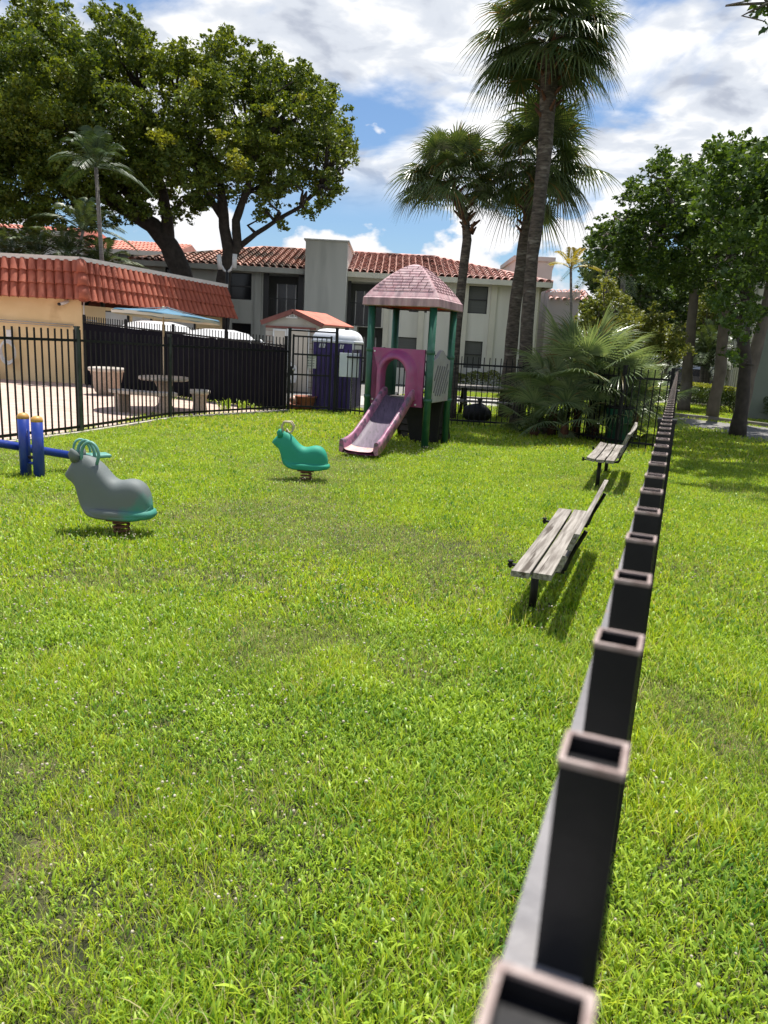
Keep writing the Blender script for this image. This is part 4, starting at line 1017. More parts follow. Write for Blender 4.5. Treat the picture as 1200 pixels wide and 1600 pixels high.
# rear wing with parapet on the right
rw0 = V(805, 412, 41); rw1 = V(858, 414, 41)
rear = MB(); zt_ = V(840, 408, 41).z
rear.prism([(rw0.x, 41, 0), (rw1.x+.2, 41, 0), (rw1.x+1.0, 46, 0), (rw0.x, 46, 0)], (0, 0, zt_)); rear.prism([(rw0.x-.1, 40.9, zt_), (rw1.x+.3, 40.9, zt_), (rw1.x+1.2, 46.1, zt_), (rw0.x-.1, 46.1, zt_)], (0, 0, .22)); rear.build('rear_block', 'rosewall', ap)
lw = MB(); l0 = V(868, 470, 38); l1 = V(912, 480, 38); lw.prism([(l0.x, 40, 0), (l1.x, 39, 0), (l1.x+.5, 46, 0), (l0.x, 46, 0)], (0, 0, V(880, 455, 39).z)); lwo = lw.build('side_wing', 'rosewall', ap)
t_ = MB(); zz_ = V(890, 468, 38.5).z; tile_slope(t_, (l0.x, 39.6, zz_), (l1.x+.6, 38.6, zz_), (0, 1.8, .6), w=.3, l=.42, r=.125); t_.build('tiles', 'oldtile', lwo, True)
# light fitting / gutter bits
o = MB().tube([(X(800), Y0-.15, eave-.15), (X(800), Y0-.15, .2)], .05, 8).build('downpipe', 'pilaster', ap, True)

# antenna mast
ma = V(355, 430, 29.8); mr_ = root('antenna_mast', 'grey mast with a white three armed bracket above the pool house roof', 'antenna', (ma.x, 29.8, 0))
mz_ = lambda px, py: V(px, py, 29.8)
MB().tube([Vector((mz_(355, 430).x, 29.8, 0)), mz_(355, 420)], .06, 10).build('mast', 'frame', mr_, True)
MB().tube([mz_(342, 402), mz_(344, 412), mz_(350, 422), mz_(355, 425), mz_(360, 422), mz_(366, 412), mz_(367, 400)], .05, 10).build('bracket', 'pipe', mr_, True)
for a, b in (((342, 398), (344, 421)), ((367, 397), (366, 419))): MB().tube([mz_(*a), mz_(*b)], .09, 10).build('panel', 'white', mr_, True)

# far left white building
fl0 = root('white_building', 'white building with a salmon tile roof far behind the palms on the left', 'building', (-26, 47, 0))
YF = 47.
def fbox(px0, px1, eave_py, ridge_py, y, depth=8):
    a, b = V(px0, eave_py[0], y), V(px1, eave_py[1], y); ze = (a.z+b.z)/2
    m_ = MB(); m_.box(((a.x+b.x)/2, y+depth/2, ze/2), (b.x-a.x, depth, ze)); wo_ = m_.build('wall', 'white_apt', fl0)
    zr = ze+V(0, ridge_py, y+3).z-V(0, eave_py[0], y+3).z
    r_ = MB(); A, B = Vector((a.x-.5, y-.5, ze)), Vector((b.x+.5, y-.5, ze)); up = Vector((0, 4.2, zr-ze))
    r_.add([A, B, B+up, A+up], [(0, 1, 2, 3)]); r_.add([A+up, B+up, B+up+Vector((0, 4.5, ze-zr)), A+up+Vector((0, 4.5, ze-zr))], [(0, 1, 2, 3)]); r_.add([A, A+up, A+up+Vector((0, 4.5, ze-zr))], [(0, 1, 2)]); r_.add([B, B+up, B+up+Vector((0, 4.5, ze-zr))], [(2, 1, 0)])
    ro_ = r_.build('roof', 'fartile', fl0); t_ = MB(); tile_slope(t_, A+Vector((0, 0, .02)), B+Vector((0, 0, .02)), up, w=.24, l=.8, r=.075); t_.build('tiles', 'fartile', ro_, True)
    MB().bar(A-Vector((0, .03, .12)), B-Vector((0, .03, .12)), .06, .26).build('fascia', 'fascia', ro_)
    return a, b, ze
fbox(142, 262, (386, 398), 362, 47.)
a_, b_, ze_ = fbox(-140, 100, (350, 363), 332, 44.)
for px0, px1, py0, py1, y in ((185, 208, 396, 420, 46.9), (-3, 8, 365, 400, 43.9), (146, 150, 400, 440, 46.9)):
    p, q = V(px0, py0, y), V(px1, py1, y); wf = MB(); wf.box(((p.x+q.x)/2, y, (p.z+q.z)/2), (q.x-p.x, .12, p.z-q.z)); w__ = wf.build('window', 'frame', fl0)
    MB().box(((p.x+q.x)/2, y-.065, (p.z+q.z)/2), ((q.x-p.x)*.8, .02, (p.z-q.z)*.8)).build('pane', 'blind', w__)

# right building: olive side wall and finned front
rb_ = root('finned_building', 'olive grey building with vertical fins behind the hedge on the right edge', 'building', G(1169, 640))
bc0 = V(1180, 560, 24.0); bc0.z = 0; zr_ = 7.5
far = V(1132, 590, 40.); far.z = 0
m_ = MB(); m_.prism([bc0, bc0+Vector((9, -2.2, 0)), far+Vector((12, 4, 0)), far], (0, 0, zr_)); m_.build('wall', 'olive_wall', rb_)
fu = (far-bc0).normalized(); fn = Vector((-fu.y, fu.x, 0))
for k in range(12):
    p = bc0+fu*(.05+k*1.3)+fn*.12; MB().box((p.x, p.y, zr_/2), (.16, .5, zr_), math.atan2(fu.y, fu.x)+PI/2).build('fin', 'pilaster', rb_)

# ================================================================== SHED
sy_ = 25.
shp = V(468, 560, sy_); sh0 = V(414, 560, sy_); sh1 = V(497, 560, sy_)
sh = root('storage_shed', 'beige garden shed with a salmon gable roof behind the gate', 'shed', (shp.x-.6, sy_, 0))
x0_, x1_ = V(415, 520, sy_).x, V(498, 520, sy_).x; ze_, za_ = V(415, 501, sy_).z, V(457, 486, sy_).z; xm = V(458, 490, sy_).x; dep = 1.9
m_ = MB(); m_.prism([(x0_, sy_, 0), (x1_, sy_, 0), (x1_, sy_, ze_), (xm, sy_, za_-.06), (x0_, sy_, ze_)], (.85, dep, 0)); m_.build('wall', 'shed', sh)
m_ = MB()
for k in range(1, 12): z_ = k*.18; m_.box(((x0_+x1_)/2, sy_-.004, z_), (x1_-x0_-.02, .008, .012))
m_.build('siding_lines', 'shedtrim', sh)
for (xa, za), (xb, zb2) in (((x0_-.15, ze_-.06), (xm, za_)), ((xm, za_), (x1_+.15, ze_-.06))):
    m_ = MB(); m_.prism([(xa, sy_-.05, za), (xb, sy_-.05, zb2), (xb, sy_-.05, zb2+.05), (xa, sy_-.05, za+.05)], (.9, dep+.1, 0)); ro_ = m_.build('roof', 'shedroof', sh)
    MB().bar((xa, sy_-.085, za-.01), (xb, sy_-.085, zb2-.01), .06, .15).build('trim', 'shedtrim', ro_)
pz = lambda px, py: V(px, py, sy_-.03)
a, b = pz(427, 510), pz(482, 514); MB().box(((a.x+b.x)/2, sy_-.03, (a.z+b.z)/2), (b.x-a.x+.5, .05, .07)).build('lintel', 'shedtrim', sh)
for (pa_, pb_) in ((428, 447), (450, 483)):
    a, b = pz(pa_, 512), pz(pb_, 512); dr_ = MB().box(((a.x+b.x)/2, sy_-.03, a.z/2), (b.x-a.x, .05, a.z-.06)).build('door', 'sheddoor', sh)
    m_ = MB(); 
    for x_ in (a.x, b.x): m_.box((x_, sy_-.065, a.z/2), (.05, .02, a.z-.06))
    m_.box(((a.x+b.x)/2, sy_-.066, a.z-.06), (b.x-a.x, .02, .06)); m_.build('trim', 'white', dr_)
a, b = pz(447, 491), pz(465, 497); nb_ = MB().box(((a.x+b.x)/2, sy_-.03, (a.z+b.z)/2), (b.x-a.x, .02, .13)).build('name_board', 'white', sh)
tx = bpy.data.curves.new('lettering', 'FONT'); tx.body = 'TR AB AS'; tx.size = .10; tx.align_x = 'CENTER'; tx.align_y = 'CENTER'; tx.extrude = .002
tobj = bpy.data.objects.new('lettering_source', tx); me_t = bpy.data.meshes.new_from_object(tobj); bpy.data.objects.remove(tobj); me_t.materials.clear(); me_t.materials.append(M['frame'])
to_ = bpy.data.objects.new('lettering', me_t); COL.objects.link(to_); to_.parent = nb_; to_.location = Vector(((a.x+b.x)/2, sy_-.045, (a.z+b.z)/2))-sh.location; to_.rotation_euler = (PI/2, 0, 0)

# ================================================================== PORTABLE TOILET
ty = 18.75
t0, t1, t2 = V(486, 640, ty), V(548, 640, ty-.05), V(573, 640, ty+.6)
tr_ = root('portable_toilet', 'purple portable toilet with a white domed roof behind the gate', 'toilet', (t1.x, t1.y, 0))
zt_ = V(530, 533, ty).z
f0 = Vector((t0.x, ty, 0)); f1 = Vector((t1.x, ty-.15, 0)); fdir = (f1-f0).normalized(); bdir = Vector((-fdir.y, fdir.x, 0)); f2 = f1+bdir*1.15; f3 = f0+bdir*1.15
m_ = MB(); m_.prism([f0, f1, f2, f3], (0, 0, zt_)); bo_ = m_.build('body', 'purple', tr_, bevel=.03)
m_ = MB()
for k in range(9): p = f0.lerp(f1, (k+.5)/9); m_.box((p.x-bdir.x*.012, p.y-bdir.y*.012, zt_*.45), (.05, .03, zt_*.78), math.atan2(fdir.y, fdir.x))
for k in range(8): p = f1.lerp(f2, (k+.5)/8); m_.box((p.x+fdir.x*.012, p.y+fdir.y*.012, zt_*.45), (.03, .05, zt_*.78), math.atan2(fdir.y, fdir.x))
m_.build('ribs', 'purple', bo_)
m_ = MB()
for q in range(5):
    p = f0.lerp(f1, .18+q*.055+(.35 if q > 2 else 0)); m_.box((p.x-bdir.x*.02, p.y-bdir.y*.02, zt_-.13), (.035, .03, .10), math.atan2(fdir.y, fdir.x), ry=.2)
for q in range(6):
    p = f1.lerp(f2, .15+q*.12); m_.box((p.x+fdir.x*.02, p.y+fdir.y*.02, zt_-.13), (.03, .07, .10), math.atan2(fdir.y, fdir.x))
m_.build('vent', 'white', bo_)
MB().bar(f1+Vector((0, 0, .1))-bdir*.02, f1+Vector((0, 0, zt_))-bdir*.02, .035, .035).build('corner_strip', 'white', bo_)
rf2 = MB(); rows = []; cx_ = (f0+f2)/2
for i in range(9):
    a = PI/2*i/8; h = math.sin(a)*.30; s_ = math.cos(a)**.5 if i < 8 else .02
    rows.append([cx_+(q-cx_)*Vector((s_*1.04, s_*1.04, 1)).x+Vector((0, 0, zt_+h)) for q in (f0, f0.lerp(f1, .5), f1, f1.lerp(f2, .5), f2, f2.lerp(f3, .5), f3, f3.lerp(f0, .5), f0)])
rf2.grid(rows); ro_ = rf2.build('roof', 'whiteroof', tr_, True); 
rim2 = MB(); rim2.prism([cx_+(q-cx_)*1.07+Vector((0, 0, zt_-.05)) for q in (f0, f1, f2, f3)], (0, 0, .07)); rim2.build('roof_rim', 'whiteroof', ro_, bevel=.02)
p = cx_+(f1-cx_)*.55; MB().box((p.x, p.y, zt_+.26), (.09, .09, .16)).build('vent_cap', 'frame', ro_)

# clay pots and ball by the gate
for px, py, r_, l_ in ((500-27+8, 640, .24, 'wide terracotta pot lying behind the gate'),):
    p = G(px, 638); p.y = 18.6; o = MB().lathe((p.x, p.y, 0), [(.13, 0), (.2, .12), (.26, .3), (.29, .32), (.29, .36), (.25, .36), (.2, .2), (0, .2)], 20).build('clay_pot', 'terracotta', None, True); tag(o, l_, 'pot')
p = V(459, 625, 18.5); o = MB().lathe((p.x, p.y, p.z), [(0, -.11), (.06, -.095), (.1, -.04), (.11, 0), (.1, .04), (.06, .095), (0, .11)], 18).build('ball', 'pinkball', None, True); tag(o, 'faded pink ball on the clay pot left of the gate knob', 'ball')
o = MB().lathe((p.x, p.y, 0), [(.10, 0), (.14, .02), (.17, p.z-.13), (.19, p.z-.1), (.17, p.z-.09), (0, p.z-.12)], 16).build('clay_pot', 'terracotta', None, True); tag(o, 'narrow terracotta pot carrying the pink ball', 'pot')

# ================================================================== CARS
def car(label, x, y, rz, m, L=4.7, Wc=1.85, Hc=1.75, kind='suv', group='parked cars', pm='glass'):
    r0 = root('parked_car', label, 'car', (x, y, 0), group, rz)
    h = Hc
    low = [(-L/2, .45), (-L/2, .85), (-L/2+.15, h*.58), (L*.22, h*.58), (L*.40, h*.53), (L/2-.05, h*.45), (L/2, .5), (L/2-.1, .32), (-L/2+.1, .32)]
    m_ = MB(); rows = []
    for f, s in ((-1, .94), (-.92, 1.), (.92, 1.), (1, .94)):
        rows.append([Vector((px*s, f*Wc/2, pz_)) for px, pz_ in low]+[Vector((low[0][0]*s, f*Wc/2, low[0][1]))])
    m_.grid(rows); m_.add(rows[0][:-1], [tuple(range(len(low)))]); m_.add(rows[-1][:-1], [tuple(range(len(low)-1, -1, -1))])
    m_.build('body', m, r0, True, bevel=.05, world=False)
    # cabin: glass band then roof
    b0, b1 = (-L/2+.18, L*.25); t0_, t1_ = (-L/2+.42, L*.06)
    W2 = Wc/2-.08; W3 = Wc/2-.2
    lo_ = [Vector((b0, -W2, h*.57)), Vector((b1, -W2, h*.57)), Vector((b1, W2, h*.57)), Vector((b0, W2, h*.57))]
    hi_ = [Vector((t0_, -W3, h*.86)), Vector((t1_, -W3, h*.86)), Vector((t1_, W3, h*.86)), Vector((t0_, W3, h*.86))]
    m_ = MB(); m_.add(lo_+hi_, [(k, (k+1) % 4, (k+1) % 4+4, k+4) for k in range(4)]); m_.build('windows', pm, r0, world=False)
    m_ = MB(); rows = []
    for i in range(7):
        fx = i/6; xx = t0_-.06+(t1_-t0_+.12)*fx; row = []
        for j in range(7):
            fy = -1+2*j/6; row.append(Vector((xx, fy*(W3+.03), h*.86+(h*.14)*(1-fy**4)*(1-(2*fx-1)**4))))
        rows.append(row)
    m_.grid(rows); m_.add([rows[0][0]-Vector((0, 0, .02)), rows[0][-1]-Vector((0, 0, .02)), rows[-1][-1]-Vector((0, 0, .02)), rows[-1][0]-Vector((0, 0, .02))], [(0, 1, 2, 3)])
    for k in range(4): m_.bar(lo_[k], hi_[k], .07, .07)
    for sgn in (-1, 1): m_.bar(Vector((-.25, sgn*W2, h*.57)), Vector((-.25, sgn*W3, h*.86)), .07, .05)
    m_.build('roof', m, r0, True, world=False)
    for sx_ in (-L*.32, L*.31):
        for sy2 in (-1, 1):
            wv = MB(); cy = sy2*(Wc/2-.1)
            wv.tube([(sx_, cy-.11, .34), (sx_, cy+.11, .34)], .34, 24); wh = wv.build('wheel', 'rubber', r0, world=False)
            MB().tube([(sx_, cy+sy2*.10, .34), (sx_, cy+sy2*.125, .34)], .2, 20).build('hubcap', 'steel', wh, world=False)
    for sy2 in (-1, 1):
        MB().box((L/2-.03, sy2*Wc*.36, h*.42), (.1, .36, .16)).build('headlight', 'white', r0, world=False, bevel=.02)
        MB().box((-L/2+.02, sy2*Wc*.40, .95), (.08, .22, .3)).build('tail_light', 'lens', r0, world=False, bevel=.02)
    return r0
p = V(275, 510, 24.6); car('white van parked beside the pool house wall behind the black screen', p.x, 24.6, 1.05, 'carwhite', 4.6, 1.85, V(275, 504, 24.6).z)
p = V(368, 520, 23.4); car('white van parked nearer the shed behind the black screen', p.x, 23.4, 1.12, 'carwhite', 4.5, 1.85, V(368, 516, 23.4).z)
p = V(1078+8, 590, 46); car('dark car with a glinting windscreen seen through the palms, left of the pair', p.x, 47, 2.2, 'cardark', 4.5, 1.8, 1.5)
p = V(1112, 588, 46); car('dark car with a glinting windscreen beside the finned building', p.x+.6, 48, 2.2, 'cardark', 4.5, 1.8, 1.5)
sheet('far_car_park', [(9, 43), (40, 43), (40, 60), (9, 60)], .006, 'asphalt')

# ================================================================== PICNIC TABLE and things behind the back fence
pt_ = G(765, 645); pt_ = Vector((V(762, 620, 19.3).x, 19.3, 0))
r0 = root('picnic_table', 'grey topped picnic table standing in shade behind the back fence', 'table', pt_)
zt_ = .78
for k in range(5): MB().box((pt_.x, pt_.y-.32+k*.16, zt_), (1.75, .15, .045), -.04).build('top_plank', 'wood', r0, bevel=.005)
for sg in (-1, 1):
    MB().box((pt_.x, pt_.y+sg*.72, .45), (1.75, .24, .045), -.04).build('seat_plank', 'wood', r0, bevel=.005)
    m_ = MB(); xx = pt_.x+sg*.62
    m_.bar((xx, pt_.y-.7, 0), (xx, pt_.y-.2, .75), .09, .05); m_.bar((xx, pt_.y+.7, 0), (xx, pt_.y+.2, .75), .09, .05); m_.bar((xx, pt_.y-.8, .40), (xx, pt_.y+.8, .40), .05, .09); m_.build('trestle', 'blackplastic', r0)
# full black sacks
for (px, py, s_, lb) in ((745, 664, .30, 'full black rubbish sack lying behind the back fence'),):
    p = G(px, py); p.y += .6; p.x += .05; m_ = MB(); rows = []
    for i in range(11):
        a = PI*i/10; row = []
        for j in range(19):
            b = 2*PI*j/18; q = Vector((math.sin(a)*math.cos(b)*1.15, math.sin(a)*math.sin(b)*.9, -math.cos(a)*.8)); q *= s_*(1+.16*noise.noise(q*2.4))
            if j == 18: q = row[0]-Vector((p.x, p.y, s_*.75)); 
            row.append(Vector((p.x, p.y, s_*.75))+q)
        rows.append(row)
    m_.grid(rows); o = m_.build('rubbish_sack', 'blackplastic', None, True); tag(o, lb, 'sack')
    m_2 = MB(); m_2.lathe((p.x+.05, p.y, s_*1.4), [(.06, 0), (.03, .06), (.07, .14), (.05, .15)], 9); m_2.build('knot', 'blackplastic', o, True)
# dark green bin in front of the corner fence
bp_ = G(962, 694); r0 = root('rubbish_bin', 'dark green rubbish bin under the fan palm beside the far bench', 'bin', bp_)
MB().lathe((bp_.x, bp_.y, 0), [(.2, 0), (.22, .04), (.27, .72), (.275, .74)], 20).build('drum', 'pgreen', r0, True)
MB().lathe((bp_.x, bp_.y, .72), [(.285, 0), (.29, .03), (.27, .05), (.2, .055), (0, .05)], 20).build('lid', 'blackplastic', r0, True)

# ================================================================== TREES
def trunk_mesh(parent, paths, m, name='trunk', n=10, wob=.06):
    mb = MB()
    for pts, rs in paths:
        P_s, R_s = [], []
        for i in range(len(pts)-1):
            a, b = Vector(pts[i]), Vector(pts[i+1]); k = max(2, int((b-a).length/.35))
            for j in range(k):
                f = j/k; q = a.lerp(b, f); r = rs[i]*(1-f)+rs[i+1]*f
                q = q+Vector((noise.noise(q*1.1), noise.noise(q*1.1+Vector((7, 3, 1))), 0))*wob*(1 if (i or j) else 0)
                P_s.append(q); R_s.append(r*(1+.12*noise.noise(q*3.)))
        P_s.append(Vector(pts[-1])); R_s.append(rs[-1]); mb.tube(P_s, R_s, n)
    return mb.build(name, m, parent, True)
def crown_mesh(parent, clumps, leaf, m, dens, name='crown', flat=.3, squash=.8, sub=10, droop=.2, sprig=5):
    V_, F_l, off = [], [], 0
    ex = []
    for c, r_ in clumps:
        for _ in range(sprig):
            d_ = Vector((random.gauss(0, 1), random.gauss(0, 1), random.gauss(.25, .8))).normalized(); ex.append((c+d_*r_*random.uniform(.85, 1.2), r_*random.uniform(.16, .34)))
    clumps = list(clumps)+ex
    for (c, r) in clumps:
        n = int(dens*r*r); pts = clump_points(c, r, n, sub, squash); v, f = leaf_quads(pts, leaf, flat, droop)
        V_.append(v); F_l.append(f+off); off += len(v)
    o_ = Vector((0, 0, 0)); q = parent
    while q: o_ += q.location; q = q.parent
    return npmesh(name, np.concatenate(V_), np.concatenate(F_l), m, parent, tuple(o_))
def px_clumps(lst, y, jit=1.5, layers=((0, 1.),), rs=1.):
    out_ = []
    for (px, py, r) in lst:
        for dy, k in layers:
            yy = y+dy+random.uniform(-jit, jit); out_.append((V(px+random.uniform(-6, 6), py+random.uniform(-6, 6), yy), r/F_*yy*k*rs))
    return out_
def twigs(ends, starts, r=.035):
    res = []
    for e in ends:
        s_ = min(starts, key=lambda q: (Vector(q)-Vector(e)).length); s_ = Vector(s_); e = Vector(e); e = s_.lerp(e, .85); mid_ = s_.lerp(e, .5)+Vector((random.uniform(-.4, .4), random.uniform(-.4, .4), random.uniform(-.1, .5)))
        res.append(([s_, mid_, e], [r*1.8, r*1.1, r*.5]))
    return res
def tree(name, label, trunkpaths, clumps, leaf, m, dens, bark, group=None, twr=.04, **kw):
    b = Vector(trunkpaths[0][0][0]); r0 = root(name, label, 'tree', (b.x, b.y, 0), group)
    starts = [p for pts, _ in trunkpaths for p in pts[1:]]
    trunk_mesh(r0, trunkpaths+twigs([c for c, r in clumps], starts, twr), bark)
    crown_mesh(r0, clumps, leaf, m, dens, **kw); return r0
# two big shade trees behind the pool house
y1 = 31.6
T = lambda px, py, y=y1: V(px, py, y)
g0 = T(300, 600); g0.z = 0
A1 = [(60, 70, 62), (5, 85, 70), (120, 95, 62), (180, 85, 45), (30, 170, 75), (105, 180, 75), (185, 160, 62), (25, 255, 70), (105, 265, 70), (185, 245, 60), (240, 205, 48), (70, 22, 34), (205, 50, 28), (165, 30, 24), (235, 100, 38), (0, 320, 48), (60, 330, 42), (130, 320, 45), (205, 320, 36), (235, 285, 45), (-40, 150, 80), (-40, 260, 80)]
tree('shade_tree', 'huge dark shade tree spreading over the pool house at the left edge',
     [([g0, T(292, 470), T(285, 425), T(264, 383), T(238, 352), T(200, 330), T(150, 300)], [.44, .42, .42, .40, .35, .28, .2]),
      ([T(262, 381), T(262, 340), T(250, 290), T(230, 220), T(220, 150)], [.30, .22, .2, .16, .1]),
      ([T(200, 330), T(140, 260), T(90, 180), T(60, 110)], [.25, .18, .14, .08]), ([T(238, 352), T(180, 280), T(150, 200), T(130, 130)], [.22, .16, .12, .08])],
     px_clumps(A1, y1, 1.2, ((-2.6, .85), (0, 1.), (2.2, .8))), .15, 'leaf_big', 980, 'bark_dark', 'shade trees behind the pool house')
y2 = 31.2
T2 = lambda px, py, y=y2: V(px, py, y)
g0 = T2(343, 600); g0.z = 0
A2 = [(290, 150, 50), (350, 140, 52), (410, 150, 50), (460, 155, 40), (500, 170, 34), (528, 205, 28), (495, 225, 45), (535, 250, 22), (440, 215, 52), (375, 215, 52), (305, 220, 55), (450, 270, 38), (505, 280, 28), (385, 275, 42), (320, 285, 42), (345, 75, 22), (352, 52, 12), (385, 100, 28), (430, 108, 24), (465, 112, 20), (275, 95, 34), (262, 255, 38), (320, 110, 34), (525, 300, 16), (420, 300, 26), (300, 320, 24), (265, 335, 18), (545, 230, 14), (480, 128, 18), (510, 145, 16), (410, 80, 13), (478, 330, 13), (440, 348, 10), (410, 335, 12), (500, 312, 16)]
tr_2 = tree('shade_tree', 'forked shade tree with a crown reaching over the apartment roof',
     [([g0, T2(347, 470), T2(350, 430), T2(358, 395), T2(350, 355), T2(348, 315), T2(340, 250)], [.36, .31, .29, .25, .22, .18, .1]),
      ([T2(355, 412), T2(372, 385), T2(368, 345), T2(385, 300), T2(400, 230)], [.22, .19, .17, .13, .08]),
      ([T2(371, 388), T2(400, 365), T2(430, 346), T2(470, 322), T2(505, 290)], [.12, .10, .085, .07, .04]),
      ([T2(348, 340), T2(320, 300), T2(300, 240), T2(290, 180)], [.16, .12, .1, .05])],
     px_clumps(A2, y2, .9, ((-2., .8), (0, 1.), (2., .8))), .145, 'leaf_big', 1000, 'bark_dark', 'shade trees behind the pool house')
crown_mesh(tr_2, px_clumps([(255, 212, 15), (243, 218, 9), (365, 252, 14), (375, 262, 9), (336, 205, 12), (420, 175, 9), (470, 150, 8), (300, 130, 9)], y2-4.2, .2), .14, 'leaf_lime', 1100, 'new_leaves')
# right-hand trees
y3 = 17.9; g0 = G(1152, 682)
T3 = lambda px, py, y=y3: V(px, py, y)
A3 = [(1145, 245, 34), (1115, 235, 16), (1190, 262, 42), (1125, 290, 34), (1180, 330, 50), (1140, 370, 40), (1195, 400, 46), (1150, 430, 38), (1130, 470, 26), (1170, 490, 26), (1160, 525, 14), (1150, 560, 15), (1100, 330, 28), (1230, 320, 60), (1240, 420, 50), (1140, 505, 14), (1190, 235, 16), (1240, 250, 45)]
tree('broadleaf_tree', 'nearest round leaved tree at the right edge with leaves sprouting on its dark trunk',
     [([g0, T3(1156, 640), T3(1164, 570), T3(1162, 500), T3(1172, 430), T3(1180, 340), T3(1175, 270)], [.22, .155, .14, .135, .13, .10, .05]),
      ([T3(1165, 470), T3(1140, 400), T3(1120, 330), T3(1130, 260)], [.1, .08, .06, .03])],
     px_clumps([(1150, 250, 40), (1190, 290, 50), (1118, 290, 28), (1180, 350, 46), (1142, 335, 34), (1235, 300, 60), (1240, 380, 50), (1205, 235, 30)], 12.9, .5)+px_clumps(A3, y3, .5, ((-4.6, .7), (-2.8, .8), (-1.1, .8), (.5, 1.), (1.6, .8))), .11, 'leaf_right', 1500, 'bark_dark', 'broadleaf trees on the right', .007)
y4 = 22.; g0 = G(1112, 655)
A4 = [(1065, 285, 34), (1030, 262, 18), (1015, 300, 32), (1085, 330, 42), (1030, 345, 42), (980, 345, 34), (960, 375, 26), (1000, 395, 40), (1055, 395, 40), (1100, 400, 40), (940, 365, 22), (1030, 430, 30), (1085, 440, 26), (975, 410, 26), (1110, 350, 30), (1080, 265, 18), (1040, 245, 12), (930, 400, 18)]
tree('broadleaf_tree', 'broad crowned tree on a bare grey trunk between the fence and the hedge',
     [([g0, V(1118, 620, 23), V(1127, 560, 22.8), V(1135, 480, 22.4), V(1120, 420, 22), V(1085, 365, 22), V(1030, 350, 22)], [.20, .17, .16, .15, .13, .10, .05]),
      ([V(1122, 425, 22), V(1125, 360, 22), V(1100, 300, 22)], [.1, .08, .04]), ([V(1085, 365, 22), V(1050, 320, 22), V(1040, 280, 22)], [.08, .05, .03]), ([V(1090, 368, 22), V(1020, 370, 22), V(960, 365, 22)], [.07, .05, .03])],
     px_clumps(A4, y4, .7, ((-1.4, .8), (0, 1.), (1.6, .85))), .115, 'leaf_right', 1500, 'bark_grey', 'broadleaf trees on the right', .013)
y5 = 27.; g0 = G(1068, 643)
A5 = [(1085, 420, 34), (1050, 420, 28), (1120, 410, 34), (1100, 380, 30), (1060, 450, 20), (1140, 440, 26)]
tree('broadleaf_tree', 'slender pale trunked tree standing just right of the fence end',
     [([g0, V(1072, 600, 27), V(1080, 520, 27), V(1086, 440, 27), V(1090, 400, 27)], [.24, .19, .17, .15, .1])],
     px_clumps(A5, y5, .8, ((0, 1.), (1.5, .9))), .17, 'leaf_right', 850, 'bark_grey', 'broadleaf trees on the right', .03)
tb2 = V(1158, 640, 21.5); tb2.z = 0
tree('broadleaf_tree', 'leaning grey trunked tree in front of the finned building',
     [([tb2, V(1170, 590, 21.5), V(1188, 520, 21.5), V(1204, 450, 21.5), V(1215, 380, 21.5)], [.2, .17, .16, .15, .1])],
     px_clumps([(1215, 360, 50), (1180, 330, 40), (1240, 300, 60)], 21.5, .8, ((0, 1.),)), .16, 'leaf_right', 800, 'bark_grey', 'broadleaf trees on the right', .03)
# corner branch at the very top right
tb3 = Vector((V(1240, 100, 12.).x, 12., 0)); tb3.x = V(1330, 300, 12).x
tree('broadleaf_tree', 'tree outside the right edge with a few leaves hanging in the top corner',
     [([tb3, tb3+Vector((.05, 0, 3)), V(1290, 30, 12), V(1200, 5, 12)], [.16, .13, .08, .02])],
     px_clumps([(1195, 10, 20), (1170, 4, 12), (1198, 42, 13), (1180, 22, 11), (1260, -10, 60), (1330, -40, 80)], 12., .1, ((0, 1.),)), .11, 'leaf_right', 700, 'bark_grey', 'broadleaf trees on the right', .012)
# background trees and bushes beyond the corner
def bush(label, lst, y, leaf, m, dens, name='bush', group='bushes beyond the corner fence', layers=((0, 1.), (1.2, .9)), cat='bush'):
    cl_ = px_clumps(lst, y, .4, layers); bx = sum(c.x for c, r in cl_)/len(cl_); r0 = root(name, label, cat, (bx, y, 0), group)
    st = [([(bx, y, 0), (bx, y, .3)], [.05, .04])]; tw_ = []
    for c, r in cl_: tw_.append(([(bx+random.uniform(-.2, .2), y, 0), (Vector((bx, y, 0))+c)/2, c], [.05, .035, .015]))
    trunk_mesh(r0, tw_, 'bark_grey', 'stems', 6); crown_mesh(r0, cl_, leaf, m, dens, 'foliage'); return r0
bush('dark tree mass far beyond the corner under the bare trunked tree', [(1000, 430, 45), (1050, 460, 42), (950, 440, 38), (1095, 470, 40), (1010, 470, 40), (930, 420, 22), (1080, 500, 30), (900, 470, 14)], 42, .3, 'leaf_bg', 260, 'background_tree', 'trees far beyond the corner', ((0, 1.), (2, 1.)), 'tree')
bush('very distant green trees closing the view between trunks', [(1000, 520, 60), (1080, 530, 60), (1130, 530, 50), (1110, 480, 40), (1040, 480, 50), (940, 500, 40)], 62, .4, 'leaf_bg', 160, 'background_tree', 'trees far beyond the corner', ((0, 1.), (3, 1.)), 'tree')
bush('yellowish green bush rising behind the fan palm on the left', [(935, 480, 26), (960, 470, 24), (915, 500, 18), (975, 495, 26), (940, 520, 26), (950, 445, 16)], 27, .13, 'leaf_bush', 1100)
bush('yellowish green bush behind the fence end', [(1005, 505, 28), (1035, 520, 28), (1010, 535, 30), (1050, 545, 26), (985, 515, 26), (1030, 560, 26), (1000, 570, 30)], 24, .12, 'leaf_bush', 1200)
bush('grey green rounded bush glimpsed between the two bare trunks', [(1105, 475, 22), (1115, 455, 20), (1095, 500, 20), (1120, 490, 20)], 36, .18, 'leaf_bush', 520)
